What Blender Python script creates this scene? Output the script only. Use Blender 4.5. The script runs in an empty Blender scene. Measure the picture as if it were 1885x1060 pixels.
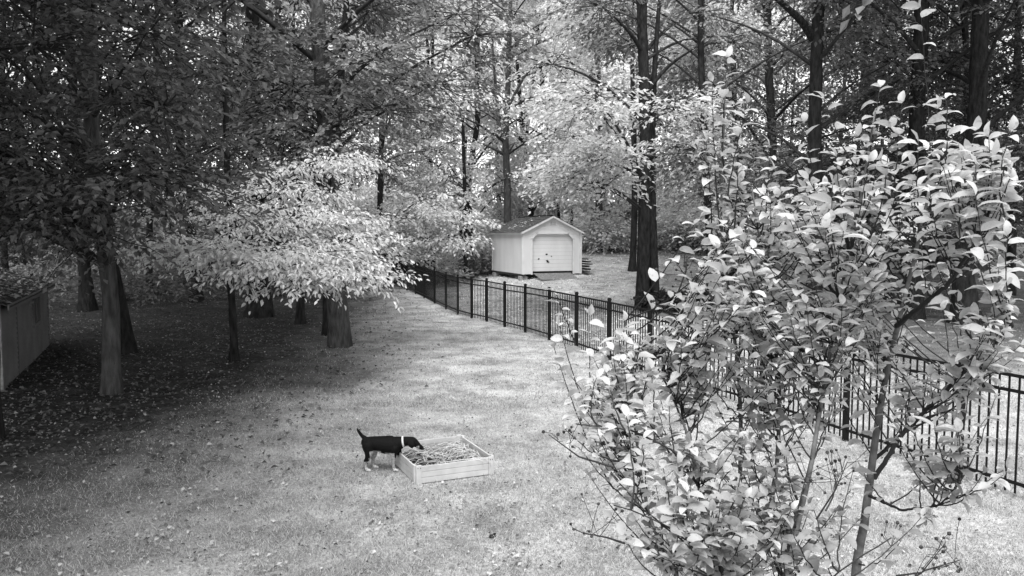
import bpy, bmesh, math
import numpy as np
from mathutils import Vector
SC = bpy.context.scene
COL = SC.collection
RNG = np.random.default_rng(7)

# ------------------------------------------------------------------ camera, sky, sun, exposure
F = 1450.0                      # focal length in pixels of the 1885 px wide photograph
CAM_Z = 2.9
PITCH = math.atan(99.0 / F)
cam_d = bpy.data.cameras.new('camera')
cam_d.sensor_width = 36.0
cam_d.lens = F / 1885 * 36
cam_d.clip_end = 2000
cam = bpy.data.objects.new('camera', cam_d)
cam.location = (0, 0, CAM_Z)
cam.rotation_euler = (math.pi / 2 - PITCH, 0, 0)
COL.objects.link(cam)
SC.camera = cam

SUN_DIR = Vector((-0.06, -0.42, 0.90)).normalized()
w = bpy.data.worlds.new('World')
SC.world = w
w.use_nodes = True
nt = w.node_tree
bg = nt.nodes['Background']
sky = nt.nodes.new('ShaderNodeTexSky')
sky.sky_type = 'NISHITA'
sky.sun_disc = False
sky.sun_elevation = math.asin(SUN_DIR.z)
sky.sun_rotation = math.atan2(SUN_DIR.x, SUN_DIR.y)
bw = nt.nodes.new('ShaderNodeRGBToBW')      # the photograph is black and white
nt.links.new(sky.outputs[0], bw.inputs[0])
nt.links.new(bw.outputs[0], bg.inputs[0])
bg.inputs[1].default_value = 0.12
sl = bpy.data.lights.new('sun', 'SUN')
sl.energy = 2.0
sl.angle = math.radians(40)
sl.color = (1, 1, 1)
so = bpy.data.objects.new('sun', sl)
so.rotation_euler = SUN_DIR.to_track_quat('Z', 'Y').to_euler()
COL.objects.link(so)
SC.view_settings.view_transform = 'Standard'
SC.view_settings.look = 'None'
SC.view_settings.exposure = 1.65
SC.view_settings.gamma = 1.0
SC.view_settings.use_curve_mapping = False
SC.render.engine = 'CYCLES'
SC.cycles.max_bounces = 6
SC.cycles.diffuse_bounces = 4
SC.cycles.glossy_bounces = 2
SC.cycles.transmission_bounces = 4

# ------------------------------------------------------------------ terrain and camera geometry
def sst(a, b, x):
    t = np.clip((np.asarray(x, float) - a) / (b - a), 0, 1)
    return t * t * (3 - 2 * t)

def terr(x, y):
    x = np.asarray(x, float); y = np.asarray(y, float)
    amp = 0.5 + 1.8 * sst(-4, 3, x)
    z = amp * sst(26, 60, y) + 0.05 * np.maximum(y - 60, 0)
    z = z + 0.03 * np.sin(x * 0.9 + 1.3) * np.sin(y * 0.7) * sst(11, 16, np.hypot(x + 1.3, (y - 9.5) * 0.5) + 8)
    return z

CP, SP = math.cos(PITCH), math.sin(PITCH)
def ray(px, py):
    u = (px - 942.5) / F; v = (530 - py) / F
    return np.array([u, CP + v * SP, -SP + v * CP])
def at(px, py, Y):
    """world point seen at pixel (px, py) of the photograph at distance Y"""
    r = ray(px, py); k = Y / r[1]
    return np.array([r[0] * k, Y, CAM_Z + r[2] * k])
def ground(px, py):
    r = ray(px, py); k = 2.0
    for _ in range(4000):
        p = r * k + (0, 0, CAM_Z)
        if p[2] <= terr(p[0], p[1]): break
        k += 0.02
    p[2] = float(terr(p[0], p[1]))
    return p

# ------------------------------------------------------------------ mesh helpers
def mk(name, V, faces, mat=None, parent=None, smooth=False):
    """faces: list of integer arrays, one per polygon size"""
    V = np.asarray(V, np.float32).reshape(-1, 3)
    me = bpy.data.meshes.new(name)
    if isinstance(faces, np.ndarray): faces = [faces]
    faces = [np.asarray(f, np.int32) for f in faces if len(f)]
    me.vertices.add(len(V)); me.vertices.foreach_set('co', V.ravel())
    nl = sum(f.size for f in faces); nf = sum(len(f) for f in faces)
    me.loops.add(nl); me.polygons.add(nf)
    me.loops.foreach_set('vertex_index', np.concatenate([f.ravel() for f in faces]))
    tot = np.concatenate([np.full(len(f), f.shape[1], np.int32) for f in faces])
    st = np.concatenate([[0], np.cumsum(tot)[:-1]]).astype(np.int32)
    me.polygons.foreach_set('loop_start', st)
    me.polygons.foreach_set('use_smooth', np.full(nf, smooth))
    me.update(calc_edges=True)
    if mat: me.materials.append(mat)
    return link(name, me, parent)

def link(name, me, parent=None):
    o = bpy.data.objects.new(name, me)
    COL.objects.link(o)
    if parent is not None:
        o.parent = parent
        o.matrix_parent_inverse = parent.matrix_basis.inverted()
    return o

class MB:
    """collects quads and triangles into one mesh"""
    def __init__(s): s.V = []; s.Q = []; s.T = []; s.n = 0
    def add(s, V, Q=None, T=None):
        V = np.asarray(V, float).reshape(-1, 3)
        if Q is not None and len(Q): s.Q.append(np.asarray(Q) + s.n)
        if T is not None and len(T): s.T.append(np.asarray(T) + s.n)
        s.V.append(V); s.n += len(V); return s
    def box(s, c, size, ax=None):
        """box centred at c; ax = 3x3 rows of local axes"""
        ax = np.eye(3) if ax is None else np.asarray(ax, float)
        h = np.asarray(size, float) / 2
        sg = np.array([(-1,-1,-1),(1,-1,-1),(1,1,-1),(-1,1,-1),(-1,-1,1),(1,-1,1),(1,1,1),(-1,1,1)], float)
        return s.add(np.asarray(c) + (sg * h) @ ax, [(0,3,2,1),(4,5,6,7),(0,1,5,4),(1,2,6,5),(2,3,7,6),(3,0,4,7)])
    def tube(s, pts, rad, n=6, cap=True, wob=None):
        pts = np.asarray(pts, float); m = len(pts)
        rad = np.broadcast_to(np.asarray(rad, float), (m,))
        t = np.gradient(pts, axis=0); t /= np.linalg.norm(t, axis=1)[:, None] + 1e-9
        ref = np.array([0.0, 1, 0]) if abs(t[:, 1]).mean() < 0.8 else np.array([1.0, 0, 0])
        a = np.cross(t, ref); a /= np.linalg.norm(a, axis=1)[:, None] + 1e-9
        b = np.cross(t, a)
        th = np.arange(n) * 2 * math.pi / n
        R = rad[:, None] * np.ones(n) if wob is None else rad[:, None] * wob
        V = pts[:, None] + R[..., None] * (np.cos(th)[None, :, None] * a[:, None] + np.sin(th)[None, :, None] * b[:, None])
        i = np.arange(m - 1)[:, None] * n; j = np.arange(n)[None]; k = (j + 1) % n
        Q = np.stack([i + j, i + k, i + n + k, i + n + j], -1).reshape(-1, 4)
        V = V.reshape(-1, 3); T = None
        if cap:
            V = np.vstack([V, pts[-1:]])
            e = (m - 1) * n; T = [(e + q, e + (q + 1) % n, m * n) for q in range(n)]
        return s.add(V, Q, T)
    def build(s, name, mat, parent=None, smooth=False):
        V = np.vstack(s.V)
        fs = []
        if s.Q: fs.append(np.vstack(s.Q))
        if s.T: fs.append(np.vstack(s.T))
        return mk(name, V, fs, mat, parent, smooth)

def tag(o, label=None, cat=None, group=None, kind=None):
    if label: o['label'] = label
    if cat: o['category'] = cat
    if group: o['group'] = group
    if kind: o['kind'] = kind
    return o
def thing(name, label, cat, loc=(0, 0, 0), group=None, rz=0.0):
    o = bpy.data.objects.new(name, None)
    COL.objects.link(o); o.location = loc; o.rotation_euler = (0, 0, rz)
    return tag(o, label, cat, group)
def bevel(o, wdt, seg=1):
    m = o.modifiers.new('bevel', 'BEVEL'); m.width = wdt; m.segments = seg; m.limit_method = 'ANGLE'
    return o

# ------------------------------------------------------------------ materials (all grey: black and white photograph)
def g3(v): return (v, v, v, 1)
def base_mat(name, rough=0.8, spec=0.3):
    m = bpy.data.materials.new(name); m.use_nodes = True
    b = m.node_tree.nodes['Principled BSDF']
    b.inputs['Roughness'].default_value = rough
    b.inputs['Specular IOR Level'].default_value = spec
    return m, m.node_tree, b
def noise_mat(name, lo, hi, scale=4.0, detail=6, rough=0.8, spec=0.3, bump=0.0, stretch=(1, 1, 1), bscale=None, contrast=(0.3, 0.7), bdist=0.02):
    m, t, b = base_mat(name, rough, spec)
    tc = t.nodes.new('ShaderNodeTexCoord'); mp = t.nodes.new('ShaderNodeMapping')
    mp.inputs['Scale'].default_value = stretch
    t.links.new(tc.outputs['Object'], mp.inputs[0])
    n = t.nodes.new('ShaderNodeTexNoise'); n.inputs['Scale'].default_value = scale; n.inputs['Detail'].default_value = detail
    t.links.new(mp.outputs[0], n.inputs['Vector'])
    r = t.nodes.new('ShaderNodeValToRGB')
    r.color_ramp.elements[0].position = contrast[0]; r.color_ramp.elements[0].color = g3(lo)
    r.color_ramp.elements[1].position = contrast[1]; r.color_ramp.elements[1].color = g3(hi)
    t.links.new(n.outputs['Fac'], r.inputs[0]); t.links.new(r.outputs[0], b.inputs['Base Color'])
    if bump:
        n2 = t.nodes.new('ShaderNodeTexNoise'); n2.inputs['Scale'].default_value = bscale or scale * 3; n2.inputs['Detail'].default_value = 8
        t.links.new(mp.outputs[0], n2.inputs['Vector'])
        bp = t.nodes.new('ShaderNodeBump'); bp.inputs['Strength'].default_value = bump; bp.inputs['Distance'].default_value = bdist
        t.links.new(n2.outputs['Fac'], bp.inputs['Height']); t.links.new(bp.outputs[0], b.inputs['Normal'])
    return m
def leaf_mat(name, lo, hi, trans=0.35, rough=0.5, spec=0.35, veins=False, spots=0.0):
    m, t, b = base_mat(name, rough, spec)
    ge = t.nodes.new('ShaderNodeNewGeometry')
    r = t.nodes.new('ShaderNodeMapRange'); r.inputs['To Min'].default_value = lo; r.inputs['To Max'].default_value = hi
    t.links.new(ge.outputs['Random Per Island'], r.inputs['Value'])
    col = r.outputs[0]
    if veins or spots:
        tc = t.nodes.new('ShaderNodeTexCoord')
        n = t.nodes.new('ShaderNodeTexNoise'); n.inputs['Scale'].default_value = 55; n.inputs['Detail'].default_value = 3
        t.links.new(tc.outputs['Object'], n.inputs['Vector'])
        mr = t.nodes.new('ShaderNodeMapRange')
        mr.inputs['From Min'].default_value = 0.28; mr.inputs['From Max'].default_value = 0.45
        mr.inputs['To Min'].default_value = 1 - spots; mr.inputs['To Max'].default_value = 1.0
        t.links.new(n.outputs['Fac'], mr.inputs['Value'])
        mu = t.nodes.new('ShaderNodeMath'); mu.operation = 'MULTIPLY'
        t.links.new(col, mu.inputs[0]); t.links.new(mr.outputs[0], mu.inputs[1]); col = mu.outputs[0]
    t.links.new(col, b.inputs['Base Color'])
    tr = t.nodes.new('ShaderNodeBsdfTranslucent'); t.links.new(col, tr.inputs[0])
    mx = t.nodes.new('ShaderNodeMixShader'); mx.inputs[0].default_value = trans
    t.links.new(b.outputs[0], mx.inputs[1]); t.links.new(tr.outputs[0], mx.inputs[2])
    t.links.new(mx.outputs[0], t.nodes['Material Output'].inputs['Surface'])
    return m

M = {}
M['bark'] = noise_mat('bark', 0.011, 0.042, 4, detail=9, rough=0.95, spec=0.1, bump=1.0, stretch=(3, 3, 0.8), bscale=7, bdist=0.07)
M['bark_pale'] = noise_mat('bark_pale', 0.035, 0.10, 4, detail=9, rough=0.95, spec=0.1, bump=1.0, stretch=(3, 3, 0.8), bscale=7, bdist=0.07)
M['twig'] = noise_mat('twig', 0.02, 0.05, 10, rough=0.9, spec=0.1)
M['twig_pale'] = noise_mat('twig_pale', 0.05, 0.16, 22, rough=0.85, spec=0.15, bump=0.4, bdist=0.004)
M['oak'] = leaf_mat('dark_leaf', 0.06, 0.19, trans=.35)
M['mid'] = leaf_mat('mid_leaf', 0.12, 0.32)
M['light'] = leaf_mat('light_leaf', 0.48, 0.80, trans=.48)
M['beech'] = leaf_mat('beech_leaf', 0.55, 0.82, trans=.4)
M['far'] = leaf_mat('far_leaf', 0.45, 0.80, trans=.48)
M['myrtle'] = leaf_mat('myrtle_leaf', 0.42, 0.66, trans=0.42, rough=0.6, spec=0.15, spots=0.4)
M['myrtle_shaded'] = leaf_mat('myrtle_shaded_leaf', 0.20, 0.46, trans=0.38, rough=0.6, spec=0.15, spots=0.4)
M['ivy'] = leaf_mat('ivy_leaf', 0.012, 0.05, trans=0.1)
M['litter'] = leaf_mat('litter_leaf', 0.12, 0.52, trans=0.15, rough=0.7)
M['pale_litter'] = leaf_mat('pale_litter_leaf', 0.28, 0.74, trans=0.15, rough=0.7)
M['brown_shaded'] = leaf_mat('brown_shaded_litter_leaf', 0.03, 0.16, trans=0.1, rough=0.7)  # darker litter copy, shade of the left wood put into its colour
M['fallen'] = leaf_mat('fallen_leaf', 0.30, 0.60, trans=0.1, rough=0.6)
M['grass'] = leaf_mat('grass_blade', 0.18, 0.64, trans=0.3, rough=0.6, spec=0.2)

# ------------------------------------------------------------------ leaves and foliage
def unit(a): return a / (np.linalg.norm(a, axis=-1, keepdims=True) + 1e-9)
def leaf_geo(P, A, N, L, W, detail=1, fold=0.22, rng=RNG):
    """P base points, A axis, N rough normal, L lengths, W widths -> verts, faces"""
    A = unit(A); B = unit(np.cross(A, N)); Nn = np.cross(B, A)
    L = np.broadcast_to(L, (len(P),))[:, None]; W = np.broadcast_to(W, (len(P),))[:, None]
    k = np.arange(len(P))[:, None]
    if detail == 0:
        V = np.stack([P, P + A * L * .45 + B * W / 2 + Nn * W * fold, P + A * L, P + A * L * .45 - B * W / 2 + Nn * W * fold], 1)
        T = np.concatenate([k * 4 + (0, 1, 2), k * 4 + (0, 2, 3)], 0)
        return V.reshape(-1, 3), T
    dz = -Nn * L * 0.16
    V = np.stack([P, P + A * L + dz, P + A * L * .28 + B * W * .46 + Nn * W * fold, P + A * L * .66 + B * W * .42 + Nn * W * fold * .6 + dz * .3,
                  P + A * L * .28 - B * W * .46 + Nn * W * fold, P + A * L * .66 - B * W * .42 + Nn * W * fold * .6 + dz * .3], 1)
    Q = np.concatenate([k * 6 + (0, 2, 3, 1), k * 6 + (0, 1, 5, 4)], 0)
    return V.reshape(-1, 3), Q

def spray_leaves(C, D, S, l, rng, K=20, droop=0.35, sag=0.3, wr=0.55):
    M_ = len(C); D = unit(D)
    up = np.array([0, 0, 1.0]) + rng.normal(0, .25, (M_, 3))
    Lt = unit(np.cross(D, up))
    t = np.tile(np.linspace(0.12, 1.0, K), (M_, 1)) + rng.normal(0, .03, (M_, K))
    side = np.where(np.arange(K) % 2 == 0, 1.0, -1.0)[None] * np.ones((M_, 1))
    off = rng.uniform(0, .34, (M_, K)) * (1.05 - 0.65 * t) * side
    S_ = S[:, None, None]
    P = C[:, None] + D[:, None] * S_ * t[..., None] + Lt[:, None] * S_ * off[..., None]
    P = P + rng.normal(0, .05, P.shape) * S_
    P[..., 2] -= sag * S[:, None] * t ** 2
    al = rng.uniform(.4, 1.15, (M_, K))
    A = D[:, None] * np.cos(al)[..., None] + Lt[:, None] * (np.sin(al) * side)[..., None]
    A[..., 2] -= droop * rng.uniform(.4, 1.6, (M_, K))
    A = A + rng.normal(0, .18, A.shape)
    N = np.array([0, 0, 1.0]) + rng.normal(0, .45, A.shape)
    l_ = l[:, None] * rng.uniform(.65, 1.2, (M_, K))
    return P.reshape(-1, 3), A.reshape(-1, 3), N.reshape(-1, 3), l_.ravel(), (l_ * wr).ravel()

def in_ball(rng, n):
    v = unit(rng.normal(0, 1, (n, 3)))
    return v * (rng.uniform(0, 1, (n, 1)) ** 0.42)

def foliage(name, clumps, mat, parent, rng, detail=0, K=20, droop=0.35, sag=0.3, wr=0.55, spray=0.75, axis=None, twigs=None):
    """clumps: (centre, radii, number of sprays, leaf length)"""
    Cs, Ds, Ss, Ls = [], [], [], []
    for c, r, n, l in clumps:
        c = np.asarray(c, float); r = np.asarray(r, float)
        q = in_ball(rng, n); p = c + q * r
        d = q * (1, 1, .35) * 0.8 + rng.normal(0, .35, (n, 3)) * (1, 1, .4)
        if axis is not None:
            o = p - np.asarray(axis(p[:, 2])); o[:, 2] = 0
            d = d + unit(o) * 0.6
        s = spray * max(1.0, l / 0.13) * rng.uniform(.7, 1.25, n)
        d = unit(d)
        if twigs is not None:
            for i in range(0, n, 2):
                if l > 0.4: continue
                e = p[i] + d[i] * s[i] * .95 - (0, 0, sag * s[i] * .9)
                mid = (p[i] + e) / 2 + (0, 0, sag * s[i] * .25)
                a = c + (p[i] - c) * 0.15
                twigs.tube([a, (a + p[i]) / 2 + rng.normal(0, .05, 3), p[i], mid, e], np.array([.012, .01, .008, .006, .002]) * (1 + l * 3), 3, cap=False)
        Cs.append(p); Ds.append(d); Ss.append(s); Ls.append(np.full(n, l))
    C = np.vstack(Cs); D = np.vstack(Ds); S = np.concatenate(Ss); Ls = np.concatenate(Ls)
    P, A, N, l, wd = spray_leaves(C, D, S, Ls, rng, K, droop, sag, wr)
    V, f = leaf_geo(P, A, N, l, wd, detail)
    return mk(name, V, f, mat, parent)

def smooth_path(pts, n):
    pts = np.asarray(pts, float)
    s = np.concatenate([[0], np.cumsum(np.linalg.norm(np.diff(pts, axis=0), axis=1))])
    q = np.linspace(0, s[-1], n)
    P = np.stack([np.interp(q, s, pts[:, i]) for i in range(3)], 1)
    for _ in range(3):
        P[1:-1] = P[1:-1] * .5 + (P[:-2] + P[2:]) * .25
    return P

CLEAR = [(166, 50, 190, 14.2), (192, 455, 600, 14.2), (590, 40, 235, 20.4), (604, 310, 400, 20.4), (411, 105, 215, 18), (330, 125, 225, 34), (934, 120, 400, 48), (1184, 0, 110, 31), (1187, 165, 245, 31), (1186, 300, 540, 31),
         (1291, 0, 170, 29), (1415, 0, 190, 38), (1503, 0, 225, 27), (1691, 130, 235, 27), (1800, 100, 175, 25), (1778, 430, 590, 25), (868, 220, 330, 52), (205, 300, 600, 18.5), (1103, 330, 400, 52)]
def blocks(c, r):
    """a leaf clump that would hang right in front of a trunk that stands open in the photograph"""
    px = c[0] / max(c[1], 1) * F + 942.5; py = 431 - (c[2] - CAM_Z) / max(c[1], 1) * F
    rp = r / max(c[1], 1) * F
    return any(c[1] < Yk - .3 and abs(px - x) < rp * .75 + 8 and y0 - rp * .5 < py < y1 + rp * .5 for x, y0, y1, Yk in CLEAR)
TOPY = -40      # above this pixel row a crown is out of the frame: fewer, larger leaves
def tree(name, label, path, Y=None, w0=30, w1=None, H=14.0, crown=None, mat='oak', bark='bark', clumps=(), n=16, R=3.5, zlo=3.5, leaf=None,
         dens=1.0, limbs=(), world=(), group='trees', flare=1.5, seed=0, droop=0.4, rz=0.55, detail=0, cr=(1.0, 1.6), wr=0.55, sag=.3, over=0, pxmax=9999):
    """path: pixels of the trunk from its base up; Y: distance (found from the base when None); w0, w1: trunk width in pixels at base and top of path"""
    rng = np.random.default_rng(100 + seed)
    if Y is None:
        b = ground(*path[0]); Y = b[1]
    else:
        b = at(path[0][0], path[0][1], Y); b[2] = float(terr(b[0], Y))
    pts = [b]
    for k, (px, py) in enumerate(path[1:]):
        p = at(px, py, Y); p[1] += 0.15 * math.sin(k * 1.7 + seed); pts.append(p)
    ppm = F / Y
    r0 = w0 / ppm / 2; r1 = (w1 or w0 * .6) / ppm / 2
    zt = b[2] + H
    rad = list(np.linspace(r0, r1, len(pts)))
    if pts[-1][2] < zt - 1:
        d = pts[-1] - pts[-2]; d /= max(abs(d[2]), .2); d[:2] = np.clip(d[:2], -.3, .3)
        m = pts[-1] + d * (zt - pts[-1][2]) * .5; e = m + (0.2, .1, zt - m[2])
        pts += [m, e]; rad += [r1 * .6, r1 * .12]
    base = pts[0].copy()
    pts = [base - (0, 0, .25)] + pts; rad = [r0] + rad
    raw = np.array(pts); s = np.concatenate([[0], np.cumsum(np.linalg.norm(np.diff(raw, axis=0), axis=1))])
    NP = 44
    P = smooth_path(raw, NP); q = np.linspace(0, s[-1], NP)
    Rd = np.interp(q, s, rad)
    hgt = P[:, 2] - base[2]
    Rd = Rd * (1 + (flare - 1) * np.exp(-np.maximum(hgt, 0) / (r0 * 2.2)))
    NS = 14
    wob = 1 + 0.07 * rng.normal(0, 1, (NP, NS)) * .6
    ph = rng.uniform(0, 6.28)
    th = np.arange(NS) * 2 * math.pi / NS
    fl = np.exp(-np.maximum(hgt, 0) / (r0 * 2.0))[:, None]
    wob = wob + fl * 0.22 * np.sin(th * 5 + ph)[None]
    t = thing(name, label, 'tree', tuple(base), group)
    mb = MB(); mb.tube(P, Rd, NS, wob=wob); mb.build('trunk', M[bark], t, smooth=True)
    def ax(z): 
        return np.stack([np.interp(z, P[:, 2], P[:, 0]), np.interp(z, P[:, 2], P[:, 1]), z], 1)
    lf = leaf or (0.10 + 0.0034 * Y)
    # explicit limbs: lists of pixels, first one on the trunk
    for lm in limbs:
        lw = lm[0]; lp = [at(px, py, Y + (lm[2] if len(lm) > 2 else 0) * i / max(1, len(lm[1]) - 1)) for i, (px, py) in enumerate(lm[1])]
        mb = MB(); L_ = smooth_path(lp, 14); mb.tube(L_, np.linspace(lw / ppm / 2, lw / ppm / 7, 14), 7); mb.build('limb', M[bark], t, smooth=True)
    # the crown
    cl = []
    for c in clumps:                     # (px, py, dY, rx, rz, sprays[, leaf])
        cc = at(c[0], c[1], Y + c[2]); cl.append((cc, (c[3], c[3] * .9, c[4]), int(c[5] * dens), c[6] if len(c) > 6 else lf))
    for c in world: cl.append((np.array(c[:3], float), (1.7, 1.7, .8), 17, lf * 2.2))
    for k in range(n):
        h = rng.uniform(0, 1); z = base[2] + zlo + (H - zlo) * h
        rr = R * (0.55 + 0.75 * math.sin(math.pi * min(1, .18 + .8 * h))) * math.sqrt(rng.uniform(.12, 1)) * .9
        a = rng.uniform(0, 6.283)
        c0 = ax(np.array([z]))[0]; c = c0 + (rr * math.cos(a), rr * math.sin(a), 0)
        r = rng.uniform(*cr); d = max(3.0, c[1])
        if c[0] / d * F + 942 > pxmax or blocks(c, r): continue
        py = 431 - (c[2] - CAM_Z) / d * F + 0
        if py < TOPY - r * .6 / d * F:
            if (over if over and c[1] < 8.5 else -6.5 - .12 * (c[1] - 10)) < c[0] < 9 + .1 * c[1]: continue      # the sky is open over the lawn and the shed
            cl.append((c, (r * 1.1, r * 1.1, r * rz), int(16 * dens), lf * 2.2))
        else: cl.append((c, (r, r, r * rz), int(48 * dens * (r / 1.3) ** 2 * (0.13 / lf) ** 1.0), lf))
    br = MB(); tw = MB()
    for c, r, n_, l in cl:
        c = np.asarray(c, float)
        o = ax(np.array([c[2]]))[0]; dist = np.linalg.norm(c[:2] - o[:2])
        zb = max(base[2] + 2.3, c[2] - dist * rng.uniform(.25, .7)); zb = min(zb, P[-3, 2])
        a0 = ax(np.array([zb]))[0]; ra = float(np.interp(zb, P[:, 2], Rd))
        m1 = a0 + (c - a0) * .4 + (0, 0, dist * .10) + rng.normal(0, .08, 3); m2 = a0 + (c - a0) * .75 + (0, 0, dist * .05) + rng.normal(0, .1, 3)
        rb = min(ra * .45, 0.012 + 0.014 * dist)
        br.tube(smooth_path([a0, m1, m2, c], 7), np.linspace(rb, rb * .25, 7), 5)
    o = foliage('crown', cl, M[mat], t, rng, detail=detail, droop=droop, sag=sag, axis=ax, twigs=tw, wr=wr)
    if br.n: br.build('branches', M['twig'], t, smooth=True)['kind'] = 'stuff'
    if tw.n: tw.build('twigs', M['twig'], t)['kind'] = 'stuff'
    return t

# ------------------------------------------------------------------ ground
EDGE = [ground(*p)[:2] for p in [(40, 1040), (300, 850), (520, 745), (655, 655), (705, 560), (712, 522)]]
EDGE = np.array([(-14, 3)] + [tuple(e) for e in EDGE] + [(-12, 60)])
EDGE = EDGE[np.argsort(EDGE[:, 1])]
def litter_shade_at(x, y):
    """0 = mown lawn, 1 = leaf litter of the wood floor and painted shade"""
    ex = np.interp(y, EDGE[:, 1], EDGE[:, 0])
    left = sst(2.6, -2.8, x - ex)  # wide fade also paints shade into the lower-left lawn
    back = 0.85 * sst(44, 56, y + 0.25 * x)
    back = np.maximum(back, .75 * sst(.34, .50, x / np.maximum(y, 1)) * sst(14, 19, y))  # right ground darkened to stand in for shade under the trees there
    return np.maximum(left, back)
xs = np.concatenate([[-400, -200, -110, -70], np.arange(-45, 45.1, 0.5), [70, 110, 200, 400]])
ys = np.concatenate([[-60, -20], np.arange(-4, 70, 0.5), np.arange(70, 140, 3), [180, 260, 400]])
X, Y_ = np.meshgrid(xs, ys); Z = terr(X, Y_)
nx, ny = len(xs), len(ys)
i = np.arange(ny - 1)[:, None] * nx; j = np.arange(nx - 1)[None]
Q = np.stack([i + j, i + j + 1, i + nx + j + 1, i + nx + j], -1).reshape(-1, 4)
gm, gt, gb = base_mat('lawn_ground', 0.95, 0.1)
at_ = gt.nodes.new('ShaderNodeAttribute'); at_.attribute_name = 'litter'
tc = gt.nodes.new('ShaderNodeTexCoord')
def tnoise(sc, det=8, ro=0.6):
    n = gt.nodes.new('ShaderNodeTexNoise'); n.inputs['Scale'].default_value = sc; n.inputs['Detail'].default_value = det
    n.inputs['Roughness'].default_value = ro
    gt.links.new(tc.outputs['Object'], n.inputs['Vector']); return n
def tramp(n, a, b, p=(0.3, 0.7)):
    r = gt.nodes.new('ShaderNodeValToRGB'); e = r.color_ramp.elements
    e[0].position, e[1].position = p; e[0].color = g3(a); e[1].color = g3(b)
    gt.links.new(n.outputs['Fac'], r.inputs[0]); return r
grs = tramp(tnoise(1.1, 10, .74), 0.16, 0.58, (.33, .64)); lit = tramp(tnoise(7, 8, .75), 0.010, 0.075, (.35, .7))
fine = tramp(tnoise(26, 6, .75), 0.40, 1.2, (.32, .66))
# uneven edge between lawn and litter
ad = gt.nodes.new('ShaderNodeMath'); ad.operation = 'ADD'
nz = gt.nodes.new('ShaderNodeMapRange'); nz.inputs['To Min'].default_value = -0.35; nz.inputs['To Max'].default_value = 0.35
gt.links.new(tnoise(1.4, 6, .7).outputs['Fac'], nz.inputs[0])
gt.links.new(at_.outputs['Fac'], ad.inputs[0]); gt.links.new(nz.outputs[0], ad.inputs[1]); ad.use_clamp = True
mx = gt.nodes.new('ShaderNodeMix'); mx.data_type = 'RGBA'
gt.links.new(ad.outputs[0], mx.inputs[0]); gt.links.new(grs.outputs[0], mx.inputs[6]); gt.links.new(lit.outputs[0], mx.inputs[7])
mu = gt.nodes.new('ShaderNodeMix'); mu.data_type = 'RGBA'; mu.blend_type = 'MULTIPLY'; mu.inputs[0].default_value = 1
gt.links.new(mx.outputs[2], mu.inputs[6]); gt.links.new(fine.outputs[0], mu.inputs[7])
gt.links.new(mu.outputs[2], gb.inputs['Base Color'])
bp = gt.nodes.new('ShaderNodeBump'); bp.inputs['Strength'].default_value = .7; bp.inputs['Distance'].default_value = .05
gt.links.new(tnoise(14, 8, .7).outputs['Fac'], bp.inputs['Height']); gt.links.new(bp.outputs[0], gb.inputs['Normal'])
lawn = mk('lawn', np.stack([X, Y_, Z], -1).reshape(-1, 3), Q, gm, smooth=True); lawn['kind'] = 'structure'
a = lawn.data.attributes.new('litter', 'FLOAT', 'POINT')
a.data.foreach_set('value', litter_shade_at(X, Y_).astype(np.float32).ravel())

def in_view(n, y0, y1, rng, p=1.0, margin=1.05):
    y = y0 * (y1 / y0) ** rng.uniform(0, 1, n) ** p
    x = rng.uniform(-1, 1, n) * 942.5 / F * y * margin
    return x, y

# grass blades: short near tufts, then coarser
def grass(n, y0, y1, h, wd, seed, p=1.0):
    rng = np.random.default_rng(seed)
    x, y = in_view(n, y0, y1, rng, p)
    tuft = rng.integers(0, n // 9, n)                  # clump the blades
    cx, cy = x[tuft], y[tuft]
    k = rng.uniform(0, 1, n) < .6
    x = np.where(k, cx + rng.normal(0, .035, n), x); y = np.where(k, cy + rng.normal(0, .035, n), y)
    patch = 0.5 + 0.25 * np.sin(x * 2.3 + 1.1 * np.sin(y * 1.7)) + 0.25 * np.sin(y * 2.9 + 1.7 * np.sin(x * 1.3 + 2))
    keep = (rng.uniform(0, 1, n) > litter_shade_at(x, y) * 1.1) & (rng.uniform(0, 1, n) < .35 + .65 * patch)
    x, y = x[keep], y[keep]; n = len(x)
    z = terr(x, y); a = rng.uniform(0, 6.283, n)
    hh = h * rng.uniform(.4, 1.25, n); ww = wd * rng.uniform(.6, 1.3, n)
    B = np.stack([np.cos(a), np.sin(a), np.zeros(n)], 1) * ww[:, None] / 2
    P = np.stack([x, y, z - .004], 1); l = rng.normal(0, .7, (n, 2)) * hh[:, None]
    T = P + np.stack([l[:, 0], l[:, 1], hh], 1)
    V = np.stack([P - B, P + B, T], 1).reshape(-1, 3)
    return V, np.arange(3 * n).reshape(-1, 3)
mb = MB()
for g in ((340000, 6.2, 14, .04, .007, 1, 1.0), (150000, 13, 30, .05, .013, 2, 1.0), (60000, 28, 56, .07, .025, 3, 1.0)):
    V, T = grass(*g); mb.add(V, None, T)
gr = mb.build('grass', M['grass']); gr['kind'] = 'stuff'

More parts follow.
